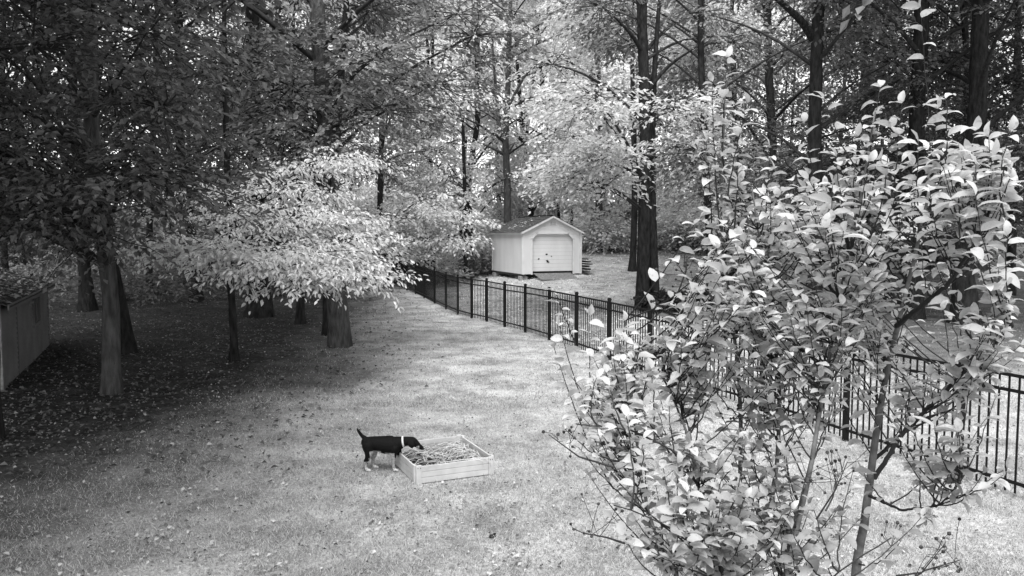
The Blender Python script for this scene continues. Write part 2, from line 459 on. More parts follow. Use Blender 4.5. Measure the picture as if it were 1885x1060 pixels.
# fallen leaves: dense litter under the trees and beyond the fence, a sprinkling on the lawn
FX = None
def scatter_leaves(n, y0, y1, prob, size, seed, tilt=.5, p=1.0):
    rng = np.random.default_rng(seed)
    x, y = in_view(n, y0, y1, rng, p)
    k = rng.uniform(0, 1, n) < prob(x, y); x, y = x[k], y[k]; n = len(x)
    a = rng.uniform(0, 6.283, n)
    A = np.stack([np.cos(a), np.sin(a), rng.normal(.1, .25, n)], 1)
    N = np.array([0, 0, 1.0]) + rng.normal(0, tilt, (n, 3))
    l = size * rng.uniform(.5, 1.3, n)
    P = np.stack([x, y, terr(x, y) + .012 + rng.uniform(0, .02, n)], 1)
    return leaf_geo(P, A, N, l, l * rng.uniform(.5, .8, n), 0, fold=.35)
FL = [ground(*p) for p in [(1764, 882), (1556, 812), (1285, 722), (1121, 665), (1011, 626), (929, 602), (843, 580), (781, 548), (714, 516)]]
FY = np.array([f[1] for f in FL])[::1]; FXx = np.array([f[0] for f in FL])
o_ = np.argsort(FY); FY, FXx = FY[o_], FXx[o_]
def beyond(x, y): return sst(0.1, 0.9, x - np.interp(y, FY, FXx))
mb = MB()
V, T = scatter_leaves(34000, 9, 60, lambda x, y: .8 * litter_shade_at(x, y) * (x < np.interp(y, FY, FXx)), .085, 11, p=.8)
o = mk('shaded_leaf_litter', V, T, M['brown_shaded']); o['kind'] = 'stuff'
V, T = scatter_leaves(1600, 9, 60, lambda x, y: .5 * litter_shade_at(x, y), .07, 14, p=.8); mb.add(V, None, T)
V, T = scatter_leaves(30000, 14, 62, lambda x, y: .8 * beyond(x, y) * sst(.46, .26, x / y), .11, 12, p=.8); o = mk('pale_leaf_litter', V, T, M['pale_litter']); o['kind'] = 'stuff'  # pale leaves thin out rightward, towards the painted shade
V, T = scatter_leaves(8000, 6.2, 26, lambda x, y: .3 + .5 * sst(2.5, -.5, x - np.interp(y, EDGE[:, 1], EDGE[:, 0])), .042, 13); mb.add(V, None, T)
rgd = np.random.default_rng(15); dx_, dy_ = in_view(60, 6.5, 24, rgd)            # small drifts of leaves caught in the grass
def drift(x, y):
    d2 = ((x[:, None] - dx_) ** 2 + ((y[:, None] - dy_) * .8) ** 2).min(1); return .8 * np.exp(-d2 / .05)
V, T = scatter_leaves(26000, 6.4, 25, drift, .045, 16); mb.add(V, None, T)
V, T = scatter_leaves(7000, 6.2, 30, lambda x, y: .35 + .3 * litter_shade_at(x, y), .04, 17, tilt=.8); o = mk('dark_leaf_flecks', V, T, M['brown_shaded']); o['kind'] = 'stuff'
fl = mb.build('leaf_litter', M['litter']); fl['kind'] = 'stuff'

# ------------------------------------------------------------------ fence
M['black'] = noise_mat('black_metal', 0.004, 0.009, 5, rough=0.6, spec=0.18)
POSTS = [(2010, 962), (1764, 882), (1556, 812), (1402, 757), (1285, 722), (1196, 693), (1121, 665), (1061, 643), (1011, 626), (967, 612), (929, 602),
         (896, 592), (868, 586), (843, 579), (821, 569.5), (800, 559), (781, 549), (765, 541), (749, 534), (736, 528), (724, 522), (714, 517)]
PP = np.array([ground(*p) for p in POSTS])
st_ = PP[0] - PP[2]; PP = np.vstack([PP[:1] + st_ * .5 * k for k in (2, 1)] + [PP]); PP[:2, 2] = terr(PP[:2, 0], PP[:2, 1])
fence = thing('metal_fence', 'long black metal picket fence curving away between the lawn and the shed', 'fence', tuple(PP[3]))
FH = 1.37
post_me = None; pick_me = None; npick = 0; rest = MB(); pick_h = FH - .07
def fence_axes(d):
    u = unit(np.array([d[0], d[1], 0.0])); return np.array([u, [-u[1], u[0], 0], [0, 0, 1.0]])
for i in range(len(PP)):
    d = PP[min(i + 1, len(PP) - 1)] - PP[max(i - 1, 0)]; ax = fence_axes(d)
    if post_me is None:
        mb = MB(); mb.box((0, 0, FH / 2), (.065, .065, FH + .1)); mb.box((0, 0, FH + .055), (.08, .08, .025)); mb.box((0, 0, FH + .075), (.05, .05, .02))
        po = mb.build('post', M['black'], fence); post_me = po.data
    else: po = link('post', post_me, fence)
    po.location = PP[i]; po.rotation_euler = (0, 0, math.atan2(ax[0][1], ax[0][0]))
    if i + 1 == len(PP): continue
    A, B = PP[i], PP[i + 1]; d = B - A; Ld = np.linalg.norm(d); u = d / Ld
    hv = unit(np.array([d[0], d[1], 0])); nn = np.array([-hv[1], hv[0], 0]); upv = np.cross(u, nn); upv *= np.sign(upv[2])
    for hz in (FH - .02, FH - .19, .16):
        mb = MB(); mb.box((A + B) / 2 + (0, 0, hz), (Ld - .066, .03, .034), [u, nn, upv]); mb.build('rail', M['black'], fence)
    n = max(8, int(round(Ld / .112)))
    for k in range(1, n):
        p = A + d * k / n
        if npick < 290 and i > 1:
            if pick_me is None:
                mb = MB(); mb.box((0, 0, 0), (.017, .017, pick_h)); pk = mb.build('picket', M['black'], fence); pick_me = pk.data
            else: pk = link('picket', pick_me, fence)
            pk.location = p + (0, 0, .045 + pick_h / 2); pk.rotation_euler = (0, 0, math.atan2(hv[1], hv[0])); npick += 1
        else: rest.box(p + (0, 0, .045 + pick_h / 2), (.017, .017, pick_h), [hv, nn, (0, 0, 1)])
if rest.n: rest.build('far_pickets', M['black'], fence)['kind'] = 'stuff'
def fix_children(root):
    for o in root.children: o.matrix_parent_inverse = root.matrix_basis.inverted()

# ------------------------------------------------------------------ white shed beyond the fence
M['shed'] = noise_mat('shed_paint', 0.55, 0.64, 1.6, rough=0.85, spec=0.1, bump=.0, stretch=(1, 1, .25))
M['trim'] = noise_mat('trim_paint', 0.54, 0.64, 2.5, rough=0.8, spec=0.15)
M['shingle'] = noise_mat('shingle', 0.025, 0.09, 9, rough=0.95, spec=0.1, bump=.4)
M['dark'] = noise_mat('dark_gap', 0.008, 0.015, 4)
M['block'] = noise_mat('concrete', 0.18, 0.34, 14, rough=.95, spec=.1, bump=.4)
M['old_wood'] = noise_mat('old_wood', 0.03, 0.12, 7, rough=.9, spec=.1, bump=.5, stretch=(1, 5, 5))
SW, SL_, SH, SR = 3.2, 4.7, 2.10, 0.77
sY = 39.0; TH = math.radians(20)
sb = at(962, 504.8, sY)
sax = np.array([[math.cos(TH), math.sin(TH), 0], [-math.sin(TH), math.cos(TH), 0], [0, 0, 1.0]])
shed = thing('shed', 'pale garden shed with a roll-up door and dark gable roof strewn with leaves', 'shed', tuple(sb), None, TH)
def sm(name, mb, mat, parent=shed):
    """mesh given in the shed's own axes (x along the front, y back, z up)"""
    o = mb.build(name, M[mat], None); o.parent = parent; return o
def prism(mb, poly, y0, y1):
    """polygon in x, z extruded along y"""
    n = len(poly); V = [(p[0], y0, p[1]) for p in poly] + [(p[0], y1, p[1]) for p in poly]
    bm = bmesh.new(); vs = [bm.verts.new(v) for v in V]
    bm.faces.new(vs[:n]); bm.faces.new(vs[n:][::-1])
    for k in range(n): bm.faces.new((vs[k], vs[n + k], vs[n + (k + 1) % n], vs[(k + 1) % n]))
    bmesh.ops.recalc_face_normals(bm, faces=bm.faces[:]); bmesh.ops.triangulate(bm, faces=bm.faces[:])
    bm.verts.index_update()
    mb.add([v.co[:] for v in bm.verts], None, [[v.index for v in f.verts] for f in bm.faces]); bm.free(); return mb
DX0, DX1, DB, DT, CC = .45, 2.78, .13, 2.06, .30
mb = MB()
prism(mb, [(0, 0), (DX0, 0), (DX0, DT - CC), (DX0 + CC, DT), (DX1 - CC, DT), (DX1, DT - CC), (DX1, 0), (SW, 0), (SW, SH), (SW / 2, SH + SR), (0, SH)], 0, .05)
sm('front_wall', mb, 'shed')
mb = MB(); mb.box((.025, SL_ / 2 + .026, SH / 2), (.05, SL_ - .05, SH))
for k in range(1, 23): mb.box((-.004, k * SL_ / 23, SH / 2), (.010, SL_ / 23 - .010, SH - .01))
sm('side_wall', mb, 'shed')
mb = MB(); mb.box((SW - .025, SL_ / 2 + .026, SH / 2), (.05, SL_ - .05, SH)); sm('side_wall', mb, 'shed')
mb = MB(); prism(mb, [(.052, .01), (SW - .052, .01), (SW - .052, SH), (SW / 2, SH + SR - .04), (.052, SH)], SL_ - .05, SL_ - .002); sm('rear_wall', mb, 'shed')
for x in (.05, SW - .05):
    mb = MB(); mb.box((x, -.012, SH / 2 - .01), (.13, .026, SH)); sm('corner_trim', mb, 'trim')
mb = MB(); mb.box((-.024, .06, SH / 2 - .01), (.024, .12, SH - .02)); sm('corner_trim', mb, 'trim')
mb = MB(); mb.box((-.024, SL_ - .06, SH / 2 - .01), (.024, .12, SH - .02)); sm('corner_trim', mb, 'trim')
# door frame with clipped corners
fr = [(DX0, .0), (DX0, DT - CC), (DX0 + CC, DT), (DX1 - CC, DT), (DX1, DT - CC), (DX1, 0)]
mb = MB()
for p, q in zip(fr[:-1], fr[1:]):
    p = np.array([p[0], 0, p[1]]); q = np.array([q[0], 0, q[1]]); u = unit(q - p); n_ = np.cross(u, (0, 1, 0))
    mb.box((p + q) / 2 - n_ * .03 + (0, -.016, 0), (np.linalg.norm(q - p) + .05, .03, .085), [u, (0, 1, 0), n_])
sm('door_frame', mb, 'trim')
# sectional door: five panels, each with raised ribs
door = bpy.data.objects.new('garage_door', None); COL.objects.link(door); door.parent = shed
dh = (DT - DB) / 5
pan = None
for k in range(5):
    mb = MB(); z0 = DB + k * dh
    for q in (.25, .75): mb.box(((DX0 + DX1) / 2, .10 + .003 * (q > .5), z0 + dh * q), (DX1 - DX0 + .08, .03, dh / 2 - .005 - .003 * (q > .5)))
    sm('door_panel', mb, 'shed', door)
mb = MB(); mb.box(((DX0 + DX1) / 2, .128, (DB + DT) / 2), (DX1 - DX0 + .1, .02, DT - DB)); sm('door_backing', mb, 'block', door)
mb = MB(); mb.box(((DX0 + DX1) / 2, .08, DB - .02), (DX1 - DX0, .04, .03)); sm('door_seal', mb, 'dark', door)
rg = np.random.default_rng(5)
for hx, hz, s_ in ((.88, .74, .05), (1.32, .98, .045), (1.36, .64, .07), (1.42, .58, .04), (1.58, .88, .03)):
    n_ = 9; an = np.arange(n_) * 6.283 / n_
    rr_ = s_ * rg.uniform(.5, 1.3, n_)
    mb = MB(); prism(mb, [(hx + r_ * math.cos(a_) * 1.15, hz + r_ * math.sin(a_)) for r_, a_ in zip(rr_, an)], .076, .083); sm('rust_hole', mb, 'dark', door)
mb = MB(); mb.box((SW / 2 + .02, -.008, SH + .42), (.34, .016, .22)); vent = sm('gable_vent', mb, 'trim')
for k in range(3):
    mb = MB(); mb.box((SW / 2 - .08 + k * .1, -.019, SH + .42), (.05, .008, .16)); sm('slat', mb, 'block', vent)
# roof: two slopes of shingle courses, fascia boards
roof = bpy.data.objects.new('roof', None); COL.objects.link(roof); roof.parent = shed
ov = .10; sl_len = math.hypot(SW / 2, SR); cs, sn = SW / 2 / sl_len, SR / sl_len
for sgn in (-1, 1):
    u = np.array([sgn * cs, 0, -sn]); n_ = np.array([sgn * sn, 0, cs])
    top = np.array([SW / 2, SL_ / 2, SH + SR])
    mb = MB(); mb.box(top + u * (sl_len + ov) / 2 + n_ * .02, (sl_len + ov, SL_ + .24, .03), [u, (0, 1, 0), n_]); sm('roof_deck', mb, 'trim', roof)
    for k in range(9):
        c = (sl_len + ov + .02) * (k + .55) / 9
        tl = .035
        uu = unit(u + n_ * tl); nn = np.cross(uu, (0, 1, 0)) * (1 if np.cross(uu, (0, 1, 0))[2] > 0 else -1)
        mb = MB()
        for q in range(12):
            mb.box(top + u * c + n_ * (.05 + .004 * ((q * 7 + k * 3) % 3)) + (0, (q + .5 - 6) * (SL_ + .28) / 12 + (.0), 0), ((sl_len + ov) / 9 + .04, (SL_ + .28) / 12 - .012, .012), [uu, (0, 1, 0), nn])
        sm('shingle_course', mb, 'shingle', roof)
    mb = MB(); mb.box(top + u * (sl_len + ov - .0) + (sgn * .012, 0, -.035), (.022, SL_ + .22, .10)); sm('fascia', mb, 'trim', roof)
    mb = MB(); mb.box(np.array([SW / 2, -.13, SH + SR]) + u * (sl_len + ov) / 2 - n_ * .03, (sl_len + ov, .022, .06), [u, (0, 1, 0), n_]); sm('rake_board', mb, 'trim', roof)
mb = MB(); mb.box((SW / 2, SL_ / 2, SH + SR + .068), (.2, SL_ + .28, .02)); sm('ridge_cap', mb, 'shingle', roof)
# floor beams
for x in (.10, SW - .10):
    mb = MB(); mb.box((x, SL_ / 2, -.055), (.12, SL_ - .04, .10)); sm('skid', mb, 'old_wood')
mb = MB(); mb.box((SW / 2, SL_ / 2, .02), (SW - .12, SL_ - .12, .04)); sm('floor', mb, 'old_wood')
S2W = lambda p: sb + np.asarray(p, float) @ sax
nb = 0
for x, y, lab in ((.10, .25, 'concrete block under the front corner of the shed nearest the fence'), (.10, 4.3, 'concrete block under the rear corner of the shed by the saplings'), (3.08, .25, 'concrete block under the shed corner beside the lumber pile')):
    p = S2W((x, y, -.105)); zg = float(terr(p[0], p[1])) - .04; h_ = p[2] - zg
    b_ = thing('concrete_block', lab, 'block', (p[0], p[1], zg), 'blocks that prop up the shed', TH)
    for q in (-1, 1):
        mb = MB(); mb.box((q * .105, 0, h_ / 2 - .001), (.2, .3, h_ - .002)); o = bevel(mb.build('half_block', M['block'], None), .01); o.parent = b_
# leaves lying on the roof
rg = np.random.default_rng(21); n = 130
uu_ = rg.beta(2.2, 1.6, n) * sl_len; vv_ = np.where(rg.uniform(0, 1, n) < .6, rg.normal(1.4 + uu_ * .4, .7, n), rg.uniform(0, SL_, n)); vv_ = np.clip(vv_, .05, SL_)
side_ = np.where(rg.uniform(0, 1, n) < .75, -1, 1)
P = np.stack([SW / 2 + side_ * cs * uu_, vv_, SH + SR - sn * uu_ + .075], 1)
A = np.stack([rg.normal(0, 1, n), rg.normal(0, 1, n), rg.normal(0, .2, n)], 1); Nn = np.stack([side_ * sn, 0 * uu_, cs + 0 * uu_], 1) + rg.normal(0, .2, (n, 3))
V, T = leaf_geo(P, A, Nn, .15 * rg.uniform(.6, 1.2, n), .10, 0)
o = mk('roof_leaves', V @ sax + sb, T, M['litter']); o['kind'] = 'stuff'
# ramp and lumber pile
rp = thing('ramp', 'weathered plank ramp sloping down from the shed door', 'ramp', tuple(S2W((1.6, -.5, -.2))), None, TH)
for k in range(7):
    y = -.1 - k * .16; p = S2W((1.6, y, 0)); zt = sb[2] + .04 - (sb[2] + .04 - float(terr(*S2W((1.6, -1.2, 0))[:2])) - .02) * min(1, (k + .5) / 7)
    mb = MB(); mb.box((1.55 - 1.6, y + .5, zt - (sb[2] - .2)), (2.0 - .05 * (k % 2), .14, .035)); o = mb.build('plank', M['block'], None); o.parent = rp
lp = thing('lumber_pile', 'low stack of dark boards against the far side of the shed', 'woodpile', (0, 0, 0))
rg = np.random.default_rng(3)
for k in range(11):
    c = S2W((SW + .22 + .12 * (k % 2) + rg.uniform(-.04, .04), .9 + rg.uniform(-.2, .1), 0)); c[2] = float(terr(c[0], c[1])) + .05 + (k // 2) * .125
    a_ = TH + rg.normal(0, .06)
    mb = MB(); mb.box(c, (.22, 2.2 + rg.uniform(-.3, .3), .055), [(math.cos(a_), math.sin(a_), 0), (-math.sin(a_), math.cos(a_), 0), (0, 0, 1)]); mb.build('board', M['dark'] if k % 3 else M['old_wood'], lp)

# ------------------------------------------------------------------ siding shed at the left edge
M['siding'] = noise_mat('siding_paint', 0.10, 0.16, 2.0, rough=.7, spec=.2)
g0 = ground(3, 721); g1 = ground(90, 634)
dv = g1 - g0; LS = float(np.hypot(dv[0], dv[1])); ang = math.atan2(dv[1], dv[0])
bz = min(g0[2], g1[2])
out = thing('siding_outbuilding', 'low outbuilding with lapped siding and a small dark window in the shade', 'outbuilding', (g0[0], g0[1], bz), None, ang)
def om(name, mb, mat, parent=out):
    o = mb.build(name, M[mat] if isinstance(mat, str) else mat, None); o.parent = parent; return o
WH = 1.62; OW = 3.0
nbd = 16; bh = WH / nbd
WX0, WX1, WZ0, WZ1 = LS * .60, LS * .74, .80, 1.42
for k in range(nbd):
    z0 = k * bh; z1 = z0 + bh
    segs = [(.1, LS * .27), (LS * .30, LS - .08)]
    if z1 > WZ0 and z0 < WZ1: segs = [(.1, LS * .27), (LS * .30, WX0), (WX1, LS - .08)]
    for a_, b_ in segs:
        mb = MB(); sk = .018
        mb.add([(a_, 0.0, z0), (b_, 0, z0), (b_, -sk * 0 + .012, z1), (a_, .012, z1), (a_, -.026, z0), (b_, -.026, z0), (b_, .0, z1), (a_, .0, z1)],
               [(4, 5, 6, 7), (0, 3, 2, 1), (0, 1, 5, 4), (3, 7, 6, 2), (1, 2, 6, 5), (0, 4, 7, 3)])
        om('siding_board', mb, 'siding')
for x in (.05, LS * .285, LS - .04):
    mb = MB(); mb.box((x, -.004, WH / 2), (.10, .05, WH)); om('corner_trim', mb, M['block'] if x < .2 else M['siding'])
mb = MB(); mb.box((LS / 2, .06, WH / 2), (LS - .1, .06, WH)); mb.box((LS - .05, OW / 2 + .1, WH / 2), (.05, OW, WH)); mb.box((.05, OW / 2 + .1, WH / 2), (.05, OW, WH)); om('wall', mb, 'siding')
mb = MB()
for a_, b_, c_, d_ in ((WX0 - .05, WX0 + .02, WZ0 - .05, WZ1 + .05), (WX1 - .02, WX1 + .05, WZ0 - .05, WZ1 + .05), (WX0 + .02, WX1 - .02, WZ1 - .02, WZ1 + .05), (WX0 + .02, WX1 - .02, WZ0 - .05, WZ0 + .02), ((WX0 + WX1) / 2 - .03, (WX0 + WX1) / 2 + .03, WZ0 + .02, WZ1 - .02)):
    mb.box(((a_ + b_) / 2, -.03, (c_ + d_) / 2), (b_ - a_, .05, d_ - c_))
win = om('window', mb, 'siding')
gm_, _, gbb = base_mat('window_glass', .35, .15); gbb.inputs['Base Color'].default_value = g3(.006)
for a_, b_ in ((WX0 + .02, (WX0 + WX1) / 2 - .03), ((WX0 + WX1) / 2 + .03, WX1 - .02)):
    mb = MB(); mb.box(((a_ + b_) / 2, -.004, (WZ0 + WZ1) / 2), (b_ - a_, .02, WZ1 - WZ0 - .04)); om('pane', mb, gm_, win)
RRS = .62
rr_l = math.hypot(OW / 2, RRS); uu_ = np.array([0, OW / 2, RRS]) / rr_l; nn_ = np.array([0, -RRS, OW / 2]) / rr_l
orf = bpy.data.objects.new('roof', None); COL.objects.link(orf); orf.parent = out
for k in range(8):
    c_ = -.25 + (rr_l + .25) * (k + .5) / 8
    mb = MB()
    for q in range(14): mb.box(np.array([LS * (q + .5) / 14, .05, WH + .03]) + uu_ * c_ + nn_ * (.01 + .003 * ((q + k) % 3)), (LS / 14 + .02 - .012, (rr_l + .25) / 8 + .03, .014), [(1, 0, 0), uu_, nn_])
    om('shingle_course', mb, 'shingle', orf)
mb = MB(); mb.box((LS / 2, OW * .75 + .05, WH + RRS / 2), (LS, rr_l, .03), [(1, 0, 0), np.array([0, OW / 2, -RRS]) / rr_l, np.array([0, RRS, OW / 2]) / rr_l]); om('rear_slope', mb, 'shingle', orf)
mb = MB(); mb.box((LS / 2, -.17, WH - .07), (LS + .1, .025, .11)); om('fascia', mb, 'siding', orf)
ca, sa = math.cos(ang), math.sin(ang)
rg = np.random.default_rng(33); n = 900
cc_ = rg.uniform(-.2, rr_l, n); P = np.array([0, .05, WH + .08]) + rg.uniform(0, LS, (n, 1)) * (1, 0, 0) + cc_[:, None] * uu_
R3 = np.array([[ca, sa, 0], [-sa, ca, 0], [0, 0, 1]])
A = rg.normal(0, 1, (n, 3)) * (1, 1, .2); V, T = leaf_geo(P, A, nn_ + rg.normal(0, .3, (n, 3)), .11 * rg.uniform(.5, 1.3, n), .07, 0)
o = mk('outbuilding_roof_leaves', V @ R3 + np.array([g0[0], g0[1], bz]), T, M['litter']); o['kind'] = 'stuff'

# ------------------------------------------------------------------ raised bed
M['bed'] = noise_mat('bed_board', 0.40, 0.54, 7, rough=.55, spec=.3)
M['soil'] = noise_mat('soil', 0.02, 0.08, 25, rough=1, spec=.05, bump=1.0)
M['straw'] = leaf_mat('straw_stalk', 0.18, 0.66, trans=.05, rough=.6)
M['screw'] = noise_mat('screw_metal', 0.02, 0.03, 5, rough=.4)
BH = .225
bq = [at(px, py, Y) for px, py, Y in ((763.5, 860, 9.09), (906, 834, 9.68), (863.6, 793.4, 10.76), (728, 819, 10.05))]
bq = [np.array([p[0], p[1], 0.0]) for p in bq]
a_ = math.radians(24); e1 = np.array([math.cos(a_), math.sin(a_), 0]); e2 = np.array([-e1[1], e1[0], 0])
bl1, bl2 = .97, 1.12
cen = ground(766, 893) + e1 * bl1 / 2 + e2 * bl2 / 2
ux = np.array([e1, e2, (0, 0, 1.0)])
BZ = float(terr(cen[0], cen[1]))
bed = thing('raised_bed', 'pale square raised garden bed of stacked boards with the dog sniffing in', 'raised bed', (cen[0], cen[1], BZ), None, math.atan2(e1[1], e1[0]))
def bmk(name, mb, mat, parent=bed, bv=0):
    o = mb.build(name, M[mat], None); o.parent = parent
    if bv: bevel(o, bv, 2)
    return o
h1, h2 = bl1 / 2, bl2 / 2
for (c, sz) in (((0, -h2), (bl1 - .13, .022)), ((0, h2), (bl1 - .13, .022)), ((-h1, 0), (.022, bl2 - .13)), ((h1, 0), (.022, bl2 - .13))):
    for k in range(3):
        mb = MB(); mb.box((c[0], c[1], .008 + (k + .5) * .068), (sz[0], sz[1], .065)); bmk('board', mb, 'bed', bed, .004)
for sx in (-1, 1):
    for sy in (-1, 1):
        mb = MB(); mb.box((sx * (h1 - .032), sy * (h2 + .004), BH / 2 - .01), (.066, .034, BH + .02)); p1 = bmk('corner_post', mb, 'bed', bed, .005)
        mb = MB(); mb.box((sx * (h1 + .004), sy * (h2 - .052), BH / 2 - .01), (.034, .066, BH + .02)); bmk('corner_post', mb, 'bed', bed, .005)
        for q in (-.015, .015):
            mb = MB(); c = (sx * (h1 - .032) + q, sy * (h2 + .022), BH - .03)
            mb.tube([np.array(c), np.array(c) + (0, sy * .004, 0)], .0055, 8); bmk('screw', mb, 'screw', p1)
# soil and dry stalks
n = 18; gx = np.linspace(-h1 + .012, h1 - .012, n); gy = np.linspace(-h2 + .012, h2 - .012, n)
GX, GY = np.meshgrid(gx, gy); rg = np.random.default_rng(4)
GZ = .085 + .03 * np.exp(-((GX - .1) ** 2 + (GY - .1) ** 2) / .12) + rg.normal(0, .006, GX.shape) - .03 * sst(-.15, -.45, GX)
ii = np.arange(n - 1)[:, None] * n; jj = np.arange(n - 1)[None]
so_ = mk('soil', np.stack([GX, GY, GZ], -1).reshape(-1, 3), np.stack([ii + jj, ii + jj + 1, ii + n + jj + 1, ii + n + jj], -1).reshape(-1, 4), M['soil'], smooth=True)
so_.parent = bed
mb = MB()
for k in range(480):
    c = np.array([np.clip(rg.normal(.1, .27), -h1 + .06, h1 - .06), np.clip(rg.normal(.1, .27), -h2 + .06, h2 - .06), 0])
    hz = .10 + .05 * math.exp(-((c[0] - .12) ** 2 + (c[1] - .12) ** 2) / .12)
    hz -= .05 * float(sst(-.15, -.45, c[0])); c[2] = hz + rg.uniform(-.015, .035); L = rg.uniform(.08, .34)
    a = rg.normal(.5, .9); d = np.array([math.cos(a), math.sin(a), rg.normal(0, .22)]) * L / 2
    p0 = c - d; p1 = c + d
    lim = np.array([h1 - .02, h2 - .02, 9]); p0 = np.clip(p0, -lim, lim); p1 = np.clip(p1, -lim, lim)
    m_ = (p0 + p1) / 2 + rg.normal(0, .02, 3) + (0, 0, L * .08)
    mb.tube([p0, m_, p1], np.array([.0032, .004, .002]) * rg.uniform(.6, 1.3), 3, cap=False)
for k in range(3):   # a few longer stalks hanging over the front board
    x = .18 + k * .09; mb.tube([(x - .35, -h2 + .08, .2), (x - .1, -h2 + .03, .222), (x + .1, -h2 - .018, .215), (x + .16, -h2 - .03, .19 - .03 * k), (x + .17, -h2 - .03, .13 - .01 * k)], .003, 3, cap=False)
V = np.vstack(mb.V); V = V @ ux + (cen[0], cen[1], BZ)
st = mk('straw', V, [np.vstack(mb.Q)], M['straw']); st['kind'] = 'stuff'
rgl = np.random.default_rng(9)
n = 330; P = np.stack([rgl.uniform(-h1 + .04, h1 - .04, n), rgl.uniform(-h2 + .04, h2 - .04, n), np.zeros(n)], 1)
P[:, 2] = .112 + .035 * np.exp(-((P[:, 0] - .1) ** 2 + (P[:, 1] - .1) ** 2) / .12) + rgl.uniform(0, .02, n) - .04 * sst(-.15, -.45, P[:, 0])
A = rgl.normal(0, 1, (n, 3)) * (1, 1, .4); V, T = leaf_geo(P, A, np.array([0, 0, 1.]) + rgl.normal(0, .6, (n, 3)), .045 * rgl.uniform(.5, 1.4, n), .02, 0)
o = mk('bed_mulch', V @ ux + (cen[0], cen[1], BZ), T, M['litter']); o['kind'] = 'stuff'

# ------------------------------------------------------------------ dog
def coat(name, v, rough=.55, spec=.35):
    return noise_mat(name, v * .6, v * 1.5, 60, rough=rough, spec=spec, bump=.25, bdist=.003)
M['coat_black'] = coat('coat_black', .004, .75, .12); M['coat_tan'] = coat('coat_tan', .26, .8, .1); M['coat_white'] = coat('coat_white', .5, .8, .1)
DY = 9.53
dog = thing('dog', 'black dog with pale legs and a white collar sniffing over the garden bed', 'dog', (-1.6, DY, float(terr(-1.6, DY))))
mb = MB()
def swept(pts, n=18, sub=5):
    """rounded limb through (x, y, z, radius) points"""
    p = np.array([(a[0], DY + a[1], a[2]) for a in pts]); r = np.array([a[3] for a in pts])
    t = np.linspace(0, len(p) - 1, (len(p) - 1) * sub + 1); k = np.arange(len(p))
    P = np.stack([np.interp(t, k, p[:, i]) for i in range(3)], 1); R_ = np.interp(t, k, r)
    for _ in range(3):
        P[1:-1] = P[1:-1] * .5 + (P[:-2] + P[2:]) * .25; R_[1:-1] = R_[1:-1] * .5 + (R_[:-2] + R_[2:]) * .25
    d0 = unit(P[0] - P[1]); d1 = unit(P[-1] - P[-2]); c = np.array([.95, .75, .4])
    P = np.vstack([P[0] + d0 * R_[0] * c[:, None], P, P[-1] + d1 * R_[-1] * c[::-1][:, None]])
    R_ = np.concatenate([R_[0] * np.sqrt(1 - c ** 2), R_, R_[-1] * np.sqrt(1 - c[::-1] ** 2)])
    mb.tube(P, R_, n); a = -(len(P) * n + 1)
    mb.add([P[0] + d0 * .001], None, [(0, a + (q + 1) % n, a + q) for q in range(n)])
swept([(-1.79, 0, .350, .066), (-1.72, 0, .340, .084), (-1.62, 0, .326, .100), (-1.53, 0, .314, .116), (-1.45, 0, .316, .114), (-1.40, 0, .335, .085)])
swept([(-1.46, 0, .335, .085), (-1.39, 0, .350, .072), (-1.33, 0, .358, .060), (-1.27, 0, .364, .056)])
swept([(-1.27, 0, .362, .056), (-1.225, 0, .358, .062), (-1.185, 0, .336, .048), (-1.15, 0, .305, .033), (-1.112, 0, .278, .026)])
swept([(-1.80, 0, .395, .030), (-1.845, 0, .43, .023), (-1.875, 0, .475, .019), (-1.912, 0, .528, .009)], 10)
for s in (-1, 1):
    fx = 0.0 if s < 0 else 0.07
    swept([(-1.765 + .2 * fx, s * .050, .315, .072), (-1.745 + .5 * fx, s * .062, .235, .056), (-1.765 + .8 * fx, s * .066, .165, .034), (-1.800 + fx, s * .067, .118, .0225), (-1.785 + fx, s * .067, .05, .0185), (-1.772 + fx, s * .067, .022, .021), (-1.738 + fx, s * .067, .017, .017)], 12)
    ff = 0.0 if s < 0 else 0.09
    swept([(-1.44 + ff * .2, s * .060, .285, .062), (-1.452 + ff * .5, s * .068, .205, .038), (-1.447 + ff, s * .07, .12, .0235), (-1.447 + ff, s * .07, .05, .0195), (-1.435 + ff, s * .07, .022, .021), (-1.402 + ff, s * .07, .016, .017)], 12)
tmp = mb.build('body_parts', None)
rmm = tmp.modifiers.new('remesh', 'REMESH'); rmm.mode = 'VOXEL'; rmm.voxel_size = .007; rmm.use_smooth_shade = True
smm = tmp.modifiers.new('smooth', 'SMOOTH'); smm.iterations = 5; smm.factor = .5
bpy.context.view_layer.update()
dgr = bpy.context.evaluated_depsgraph_get()
bme = bpy.data.meshes.new_from_object(tmp.evaluated_get(dgr)); bme.name = 'body'
bpy.data.objects.remove(tmp)
bme.materials.clear()
for m_ in ('coat_black', 'coat_tan', 'coat_white'): bme.materials.append(M[m_])
for p in bme.polygons:
    c = p.center; y = c.y - DY; z = c.z; x = c.x
    p.use_smooth = True; k = 0
    if z < .175 and not (-1.6 < x < -1.5): k = 1
    if x > -1.55 and z < .24 and abs(y) > .05 and (c.y < DY and x < -1.43): k = 1
    if x < -1.6 and z < .26 and x > -1.73: k = 1
    if x < -1.745 and z > .13 and z < .30: k = 0
    if z < .05: k = 2
    if -1.172 < x < -1.138 and z < .312: k = 1
    if x > -1.36 and x < -1.27 and z < .27: k = 1
    if x < -1.905 and z > .5: k = 2
    p.material_index = k
body = link('body', bme, dog)
